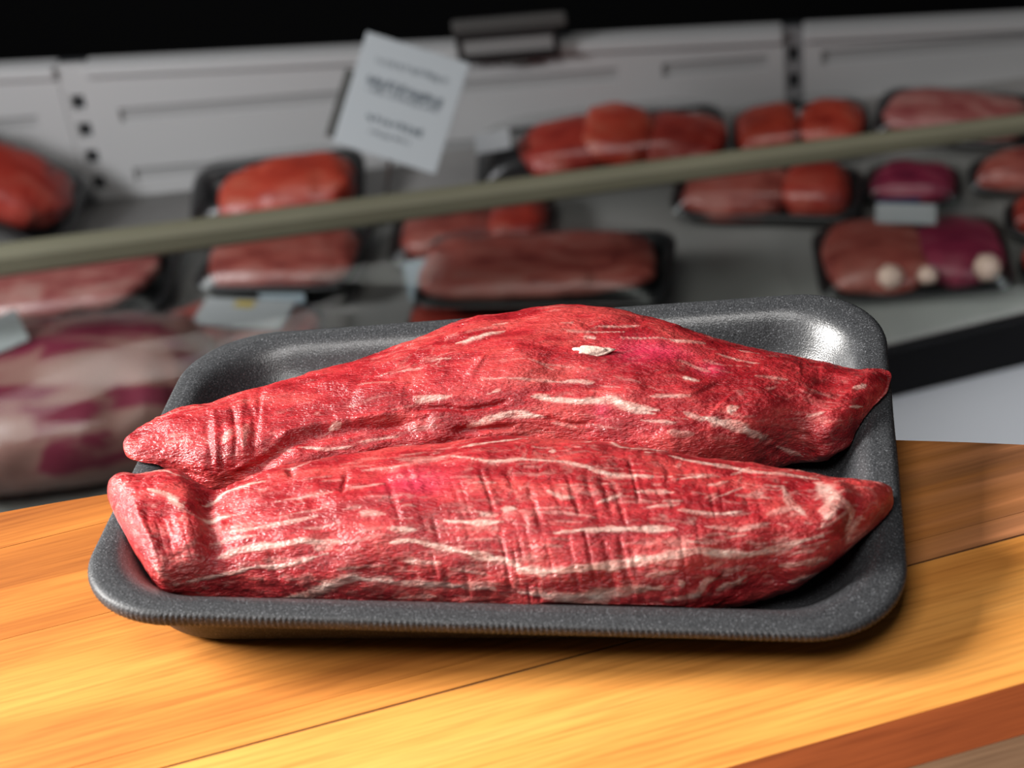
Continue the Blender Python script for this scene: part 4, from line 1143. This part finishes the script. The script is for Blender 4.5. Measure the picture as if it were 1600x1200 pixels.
# ------------------------------------------------------------------ packed meats in the case
M_packfoam = foam_material('black_foam', (0.006, 0.006, 0.007), (0.016, 0.016, 0.017), 700)
M_film = film_material('cling_film', (0.97, 0.97, 0.97), 0.035, 0.30, 0.4)
M_lab = plain('white_paper_label', (0.52, 0.53, 0.54), 0.5)
M_yel = plain('yellow_ink', (0.60, 0.42, 0.04), 0.5)
M_blue = plain('dark_blue_plastic', (0.012, 0.035, 0.09), 0.4)
M_pale = plain('pale_blue_label_sheen', (0.42, 0.50, 0.55), 0.35)

def pack_meat(name, a, b, fatc, cover, sc=1.0, rough=0.38, lo=0.30):
    m, nt, bs = new_mat(name)
    tc = nd(nt, 'ShaderNodeTexCoord')
    mp = nd(nt, 'ShaderNodeMapping'); mp.inputs['Scale'].default_value = (18 * sc, 55 * sc, 55 * sc); mp.inputs['Rotation'].default_value = (0, 0, 0.4)
    nt.links.new(tc.outputs['Object'], mp.inputs[0])
    n = nd(nt, 'ShaderNodeTexNoise'); n.inputs['Scale'].default_value = 1.0; n.inputs['Detail'].default_value = 4; n.inputs['Distortion'].default_value = 0.8
    nt.links.new(mp.outputs[0], n.inputs['Vector'])
    r = ramp(nt, [(lo, b), (0.5, a), (0.5 + 0.5 * (1 - cover), tuple(0.6 * x + 0.4 * y for x, y in zip(a, fatc))), (min(1, 0.62 + 0.5 * (1 - cover)), fatc)], n.outputs[0])
    nt.links.new(r.outputs[0], bs.inputs['Base Color'])
    bs.inputs['Roughness'].default_value = rough
    return m
MM = dict(
    red=pack_meat('bright_red_beef', (0.42, 0.040, 0.025), (0.24, 0.015, 0.012), (0.55, 0.22, 0.16), 0.55),
    orange=pack_meat('orange_red_beef', (0.50, 0.055, 0.028), (0.30, 0.022, 0.014), (0.62, 0.28, 0.18), 0.55),
    brown=pack_meat('brown_red_beef', (0.38, 0.085, 0.065), (0.20, 0.028, 0.026), (0.50, 0.25, 0.21), 0.6),
    pink=pack_meat('pale_pink_beef', (0.40, 0.13, 0.115), (0.26, 0.04, 0.045), (0.52, 0.30, 0.26), 0.8),
    magenta=pack_meat('magenta_beef', (0.25, 0.020, 0.055), (0.12, 0.008, 0.03), (0.40, 0.16, 0.18), 0.55),
    vac=pack_meat('fat_covered_beef', (0.50, 0.24, 0.21), (0.32, 0.045, 0.085), (0.55, 0.33, 0.28), 0.72, 0.45, lo=0.43))

def lump_mesh(name, w, d, h, seed, rough=0.10, nu=44, nv=30):
    """rounded closed meat piece sitting on z = 0"""
    u = np.linspace(math.pi, 0, nu); v = np.linspace(0, 2 * math.pi, nv, endpoint=False)
    U, V = np.meshgrid(u, v, indexing='ij')
    se = lambda t, e: np.sign(t) * np.abs(t) ** e
    X = w / 2 * se(np.cos(U), 0.75); R = np.maximum(np.sin(U), 0.01) ** 0.62
    Y = d / 2 * R * se(np.cos(V), 0.75); Zz = h / 2 * (R * se(np.sin(V), 0.72) * (0.75 + 0.25 * R)) + h / 2
    P = np.stack([X, Y, Zz], -1)
    n = fbm(P * 38 + seed * 7.7, seed, 3)
    n2 = fbm(P * np.array([10, 10, 10]) + seed * 3.1, seed + 2, 2)
    k = 1 + rough * n + rough * 1.6 * n2
    P = P * np.array([1, 1, 0]) * k[..., None] + P * np.array([0, 0, 1]) * (1 + (n * rough + n2 * rough * 1.5) * (Zz > h * 0.3))[..., None]
    P[..., 2] = np.maximum(P[..., 2], 0.0)
    return grid_mesh(name, P, close_v=True)

_foam_cache = {}
def pack_tray_mesh(w, d, h):
    key = (w, d, h)
    if key not in _foam_cache:
        pr = [(0.5 * d - 0.004, 0.0, 0), (0.016, 0.0, 0), (0.012, 0.003, 0), (0.005, h - 0.003, 0), (0.0, h - 0.002, 0), (0.0, h, 0), (0.006, h, 0), (0.009, h - 0.003, 0), (0.017, 0.005, 0), (0.024, 0.0035, 0), (0.5 * d - 0.004, 0.0035, 0)]
        _foam_cache[key] = grid_mesh('pack_tray', loft_rings(pr, w / 2, d / 2, 0.022, (10, 8), 7), close_v=True)
    return _foam_cache[key]

def film_mesh(w, d, h, top, seed):
    nu, nv = 28, 20
    x = np.linspace(-1, 1, nu); y = np.linspace(-1, 1, nv)
    X, Y = np.meshgrid(x, y, indexing='ij')
    e = (1 - np.abs(X) ** 5) * (1 - np.abs(Y) ** 5)
    Z = h + 0.0006 + (top - h) * np.clip(e, 0, 1) ** 0.8
    P = np.stack([X * (w / 2 - 0.002), Y * (d / 2 - 0.002), Z], -1)
    Z += 0.0014 * fbm(P * 70 + seed, seed, 3) * e
    P[..., 2] = Z
    return grid_mesh('film', P)  # open sheet, seen from above

def pack(x, y, w, d, h, rotz, tilt, meats, label_text, film=True, labels=(), roll=0.0, lift=0.0, group='packed meats in the display case', seed=1):
    """meats: (px, py, w, d, h, rot, material key)"""
    ly = Vector((-math.sin(rotz), math.cos(rotz), 0)); lx = Vector((math.cos(rotz), math.sin(rotz), 0))
    e = 0.02
    tilt = max(tilt, math.atan((zdeck(x + ly.x * e, y + ly.y * e) - zdeck(x - ly.x * e, y - ly.y * e)) / (2 * e)))
    if roll == 0.0:
        roll = -math.atan((zdeck(x + lx.x * e, y + lx.y * e) - zdeck(x - lx.x * e, y - lx.y * e)) / (2 * e))
    R3 = Matrix.Rotation(rotz, 3, 'Z') @ Matrix.Rotation(roll, 3, 'Y') @ Matrix.Rotation(tilt, 3, 'X')
    z = -9.0
    for a in (-0.5, 0, 0.5):
        for b2 in (-0.5, 0, 0.5):
            v = R3 @ Vector((a * (w - 0.012), b2 * (d - 0.012), 0.0))
            stp = st_z if (y + v.y > 1.187 and x + v.x > -0.301) else 0.0
            z = max(z, zdeck(x + v.x, y + v.y) + stp - v.z)
    z += 0.0008 + lift
    r = empty('meat_pack', (x, y, z))
    r.rotation_euler = (tilt, roll, rotz)
    tag(r, label_text, 'meat pack', group)
    link('pack_tray', pack_tray_mesh(w, d, h), M_packfoam, r)
    top = h
    for k, (px, py, mw, md, mh, rot, key) in enumerate(meats):
        o = link('beef_cut', lump_mesh('beef_cut', mw * 1.04, md * 1.06, mh * 1.05, seed * 13 + k), MM[key], r)
        o.location = (px, py, 0.007); o.rotation_euler = (0, 0, rot)
        top = max(top, mh * 1.05 + 0.009)
    if film:
        link('film', film_mesh(w, d, h, top + 0.002, seed), M_film, r)
    for (lx, ly, lz, lw, ld, lr, mat) in labels:
        o = box('paper_label', (0, 0, 0), (lw, ld, 0.0006), mat, r)
        o.location = (lx, ly, top + 0.0045 if lz is None else lz[0])
        o.rotation_euler = (0 if lz is None else lz[1], 0, lr)
    return r

# along the back wall, seen above the rail
pack(-0.745, 1.185, 0.20, 0.118, 0.024, 0.06, 0.22, [(0.0, -0.004, 0.17, 0.092, 0.045, 0.0, 'red')], 'bright red beef in a propped black tray at the far left by the slotted post', roll=0.55, seed=2)
pack(-0.418, 1.172, 0.185, 0.102, 0.020, 0.05, 0.42, [(0.014, 0.0, 0.145, 0.070, 0.042, 0.06, 'orange')], 'single rounded bright red roast in a black tray, left of the price card', seed=3)
pack(-0.084, 1.208, 0.255, 0.096, 0.016, 0.03, 0.26, [(-0.035, 0.0, 0.085, 0.072, 0.030, 0.3, 'red'), (0.018, 0.006, 0.080, 0.072, 0.036, -0.35, 'orange'), (0.082, -0.004, 0.090, 0.070, 0.028, -0.2, 'red')],
     'wide black tray of three bright red beef pieces right of the price card', labels=[(-0.104, -0.008, None, 0.036, 0.030, 0.1, M_lab)], lift=0.004, seed=4)
pack(0.119, 1.212, 0.138, 0.080, 0.015, 0.02, 0.26, [(-0.032, 0.0, 0.062, 0.060, 0.027, 0.1, 'orange'), (0.032, -0.002, 0.062, 0.058, 0.025, -0.12, 'orange')], 'small black tray of two orange red beef pieces under the grey upright', seed=5)
pack(0.275, 1.200, 0.165, 0.072, 0.018, -0.25, 0.30, [(0.0, 0.0, 0.14, 0.058, 0.026, 0.0, 'pink')], 'black tray of flat pale pink beef by the back wall, right of the grey upright', seed=6)
pack(0.436, 1.209, 0.14, 0.11, 0.020, 0.1, 0.45, [(0.0, 0.0, 0.11, 0.08, 0.034, 0.0, 'red')], 'red beef in a black tray cut off by the right picture edge above the rail', seed=7)

# on the deck, seen through the front glass
pack(-0.615, 1.045, 0.230, 0.125, 0.020, 0.06, 0.10, [(-0.01, 0.0, 0.19, 0.095, 0.028, 0.0, 'pink')], 'wide tray of pale pink beef behind the large fat covered cut, under the rail', seed=8)
pack(-0.418, 0.942, 0.165, 0.088, 0.018, -0.08, 0.04, [(-0.034, 0.0, 0.075, 0.062, 0.024, 0.1, 'brown'), (0.040, 0.0, 0.07, 0.06, 0.02, -0.1, 'brown')], 'dark tray of brown beef with a white label marked yellow',
     labels=[(0.014, 0.000, None, 0.092, 0.044, -0.1, M_lab), (0.012, 0.014, (0.0390, 0), 0.020, 0.009, -0.1, M_yel)], seed=9)
pack(-0.385, 1.050, 0.165, 0.118, 0.034, -0.12, 0.08, [(0.0, 0.0, 0.142, 0.090, 0.040, 0.05, 'brown')], 'brown red beef in a deep black tray with a pale blue label on its front',
     labels=[(0.012, -0.0585, (0.016, 1.25), 0.046, 0.020, 0.0, M_pale)], seed=10)
pack(-0.205, 1.093, 0.165, 0.100, 0.020, 0.05, 0.08, [(-0.024, 0.0, 0.092, 0.072, 0.028, 0.06, 'brown'), (0.046, 0.0, 0.056, 0.07, 0.03, 0.0, 'red')], 'tray of red beef lying right under the rail below the price card', seed=11)
pack(-0.135, 0.935, 0.225, 0.120, 0.024, -0.08, 0.04, [(-0.01, 0.0, 0.185, 0.09, 0.022, 0.0, 'red')], 'lower of the two stacked trays, dark red beef, behind the foam tray rim', seed=12)
pack(-0.118, 0.962, 0.235, 0.115, 0.016, -0.05, 0.06, [(-0.008, 0.0, 0.205, 0.098, 0.026, 0.03, 'brown')], 'upper of the two stacked trays, flat brown red beef under shiny film', lift=0.041,
     labels=[(-0.120, -0.01, (0.012, 0.2), 0.022, 0.05, 0.3, M_pale)], seed=13)  # pale plate stands for the sheen on the film's glossy corner
pack(0.086, 1.113, 0.185, 0.074, 0.026, -0.15, 0.22, [(-0.030, 0.0, 0.10, 0.062, 0.034, 0.05, 'brown'), (0.048, 0.002, 0.058, 0.056, 0.036, 0.1, 'red')], 'black tray of brownish red beef beside the bare grey deck', seed=14)
pack(0.224, 1.122, 0.092, 0.062, 0.018, -0.12, 0.14, [(0.0, 0.0, 0.075, 0.048, 0.024, 0.0, 'magenta')], 'small tray of magenta beef just under the rail', seed=15)
pack(0.334, 1.127, 0.115, 0.050, 0.020, -0.05, 0.12, [(0.0, 0.0, 0.095, 0.042, 0.028, 0.0, 'brown')], 'dark tray of brown beef under the rail at the right picture edge', seed=16)
pack(0.352, 1.071, 0.095, 0.052, 0.018, 0.05, 0.08, [(0.0, 0.0, 0.08, 0.046, 0.030, 0.0, 'red')], 'red beef in a black tray right of the big labelled tray', seed=18)
nb = pack(0.216, 1.017, 0.178, 0.104, 0.016, 0.08, 0.05, [(-0.034, 0.002, 0.085, 0.088, 0.026, 0.1, 'brown'), (0.042, 0.0, 0.074, 0.086, 0.028, 0.1, 'magenta')],
          'big tray of brown and magenta beef with a white label and round white fat ends', labels=[(-0.002, 0.032, None, 0.055, 0.028, -0.15, M_lab)], seed=17)
for k, (fx, fy, fr) in enumerate(((-0.026, -0.040, 0.0115), (0.008, -0.041, 0.0085), (0.062, -0.036, 0.0125))):
    bm = bmesh.new(); bmesh.ops.create_icosphere(bm, subdivisions=3, radius=fr)
    for v in bm.verts: v.co *= 1 + 0.12 * math.sin(v.co.x * 700 + k) * math.cos(v.co.y * 500)
    o = bm_obj('fat_end', bm, M_fatlump, nb, True); o.location = (fx, fy, 0.030)
pack(0.350, 1.015, 0.078, 0.046, 0.012, 0.32, 0.04, [(0.0, 0.0, 0.066, 0.038, 0.030, 0.0, 'red')], 'small dark red tray at the front corner of the deck by the black bumper', seed=19)

vac = empty('vacuum_packed_beef', (-0.532, 0.798, zdeck(-0.532, 0.798) + 0.003), 0.22)
tag(vac, 'large vacuum packed beef cut with pale fat and magenta streaks at the left table edge', 'meat pack', 'packed meats in the display case')
link('beef_cut', lump_mesh('beef_cut', 0.250, 0.195, 0.095, 77, 0.05, 70, 50), MM['vac'], vac)
link('film', lump_mesh('film', 0.254, 0.199, 0.0985, 77, 0.05, 70, 50), M_film, vac)
o = box('paper_label', (0, 0, 0), (0.06, 0.05, 0.0008), M_lab, vac); o.location = (-0.060, 0.036, 0.100); o.rotation_euler = (0.1, -0.12, 0.3)

tagb = empty('price_tag', (0.208, 1.073, zdeck(0.208, 1.073) + 0.0025), 0.0)
tag(tagb, 'small dark blue price tag standing between the trays under the rail', 'price tag')
box('plate', (0, 0, 0.022), (0.040, 0.003, 0.026), M_blue, tagb, 0.001, Matrix.Rotation(-0.3, 3, 'X'))
box('foot', (0, 0.004, 0.005), (0.02, 0.016, 0.010), M_metal, tagb, 0.001)
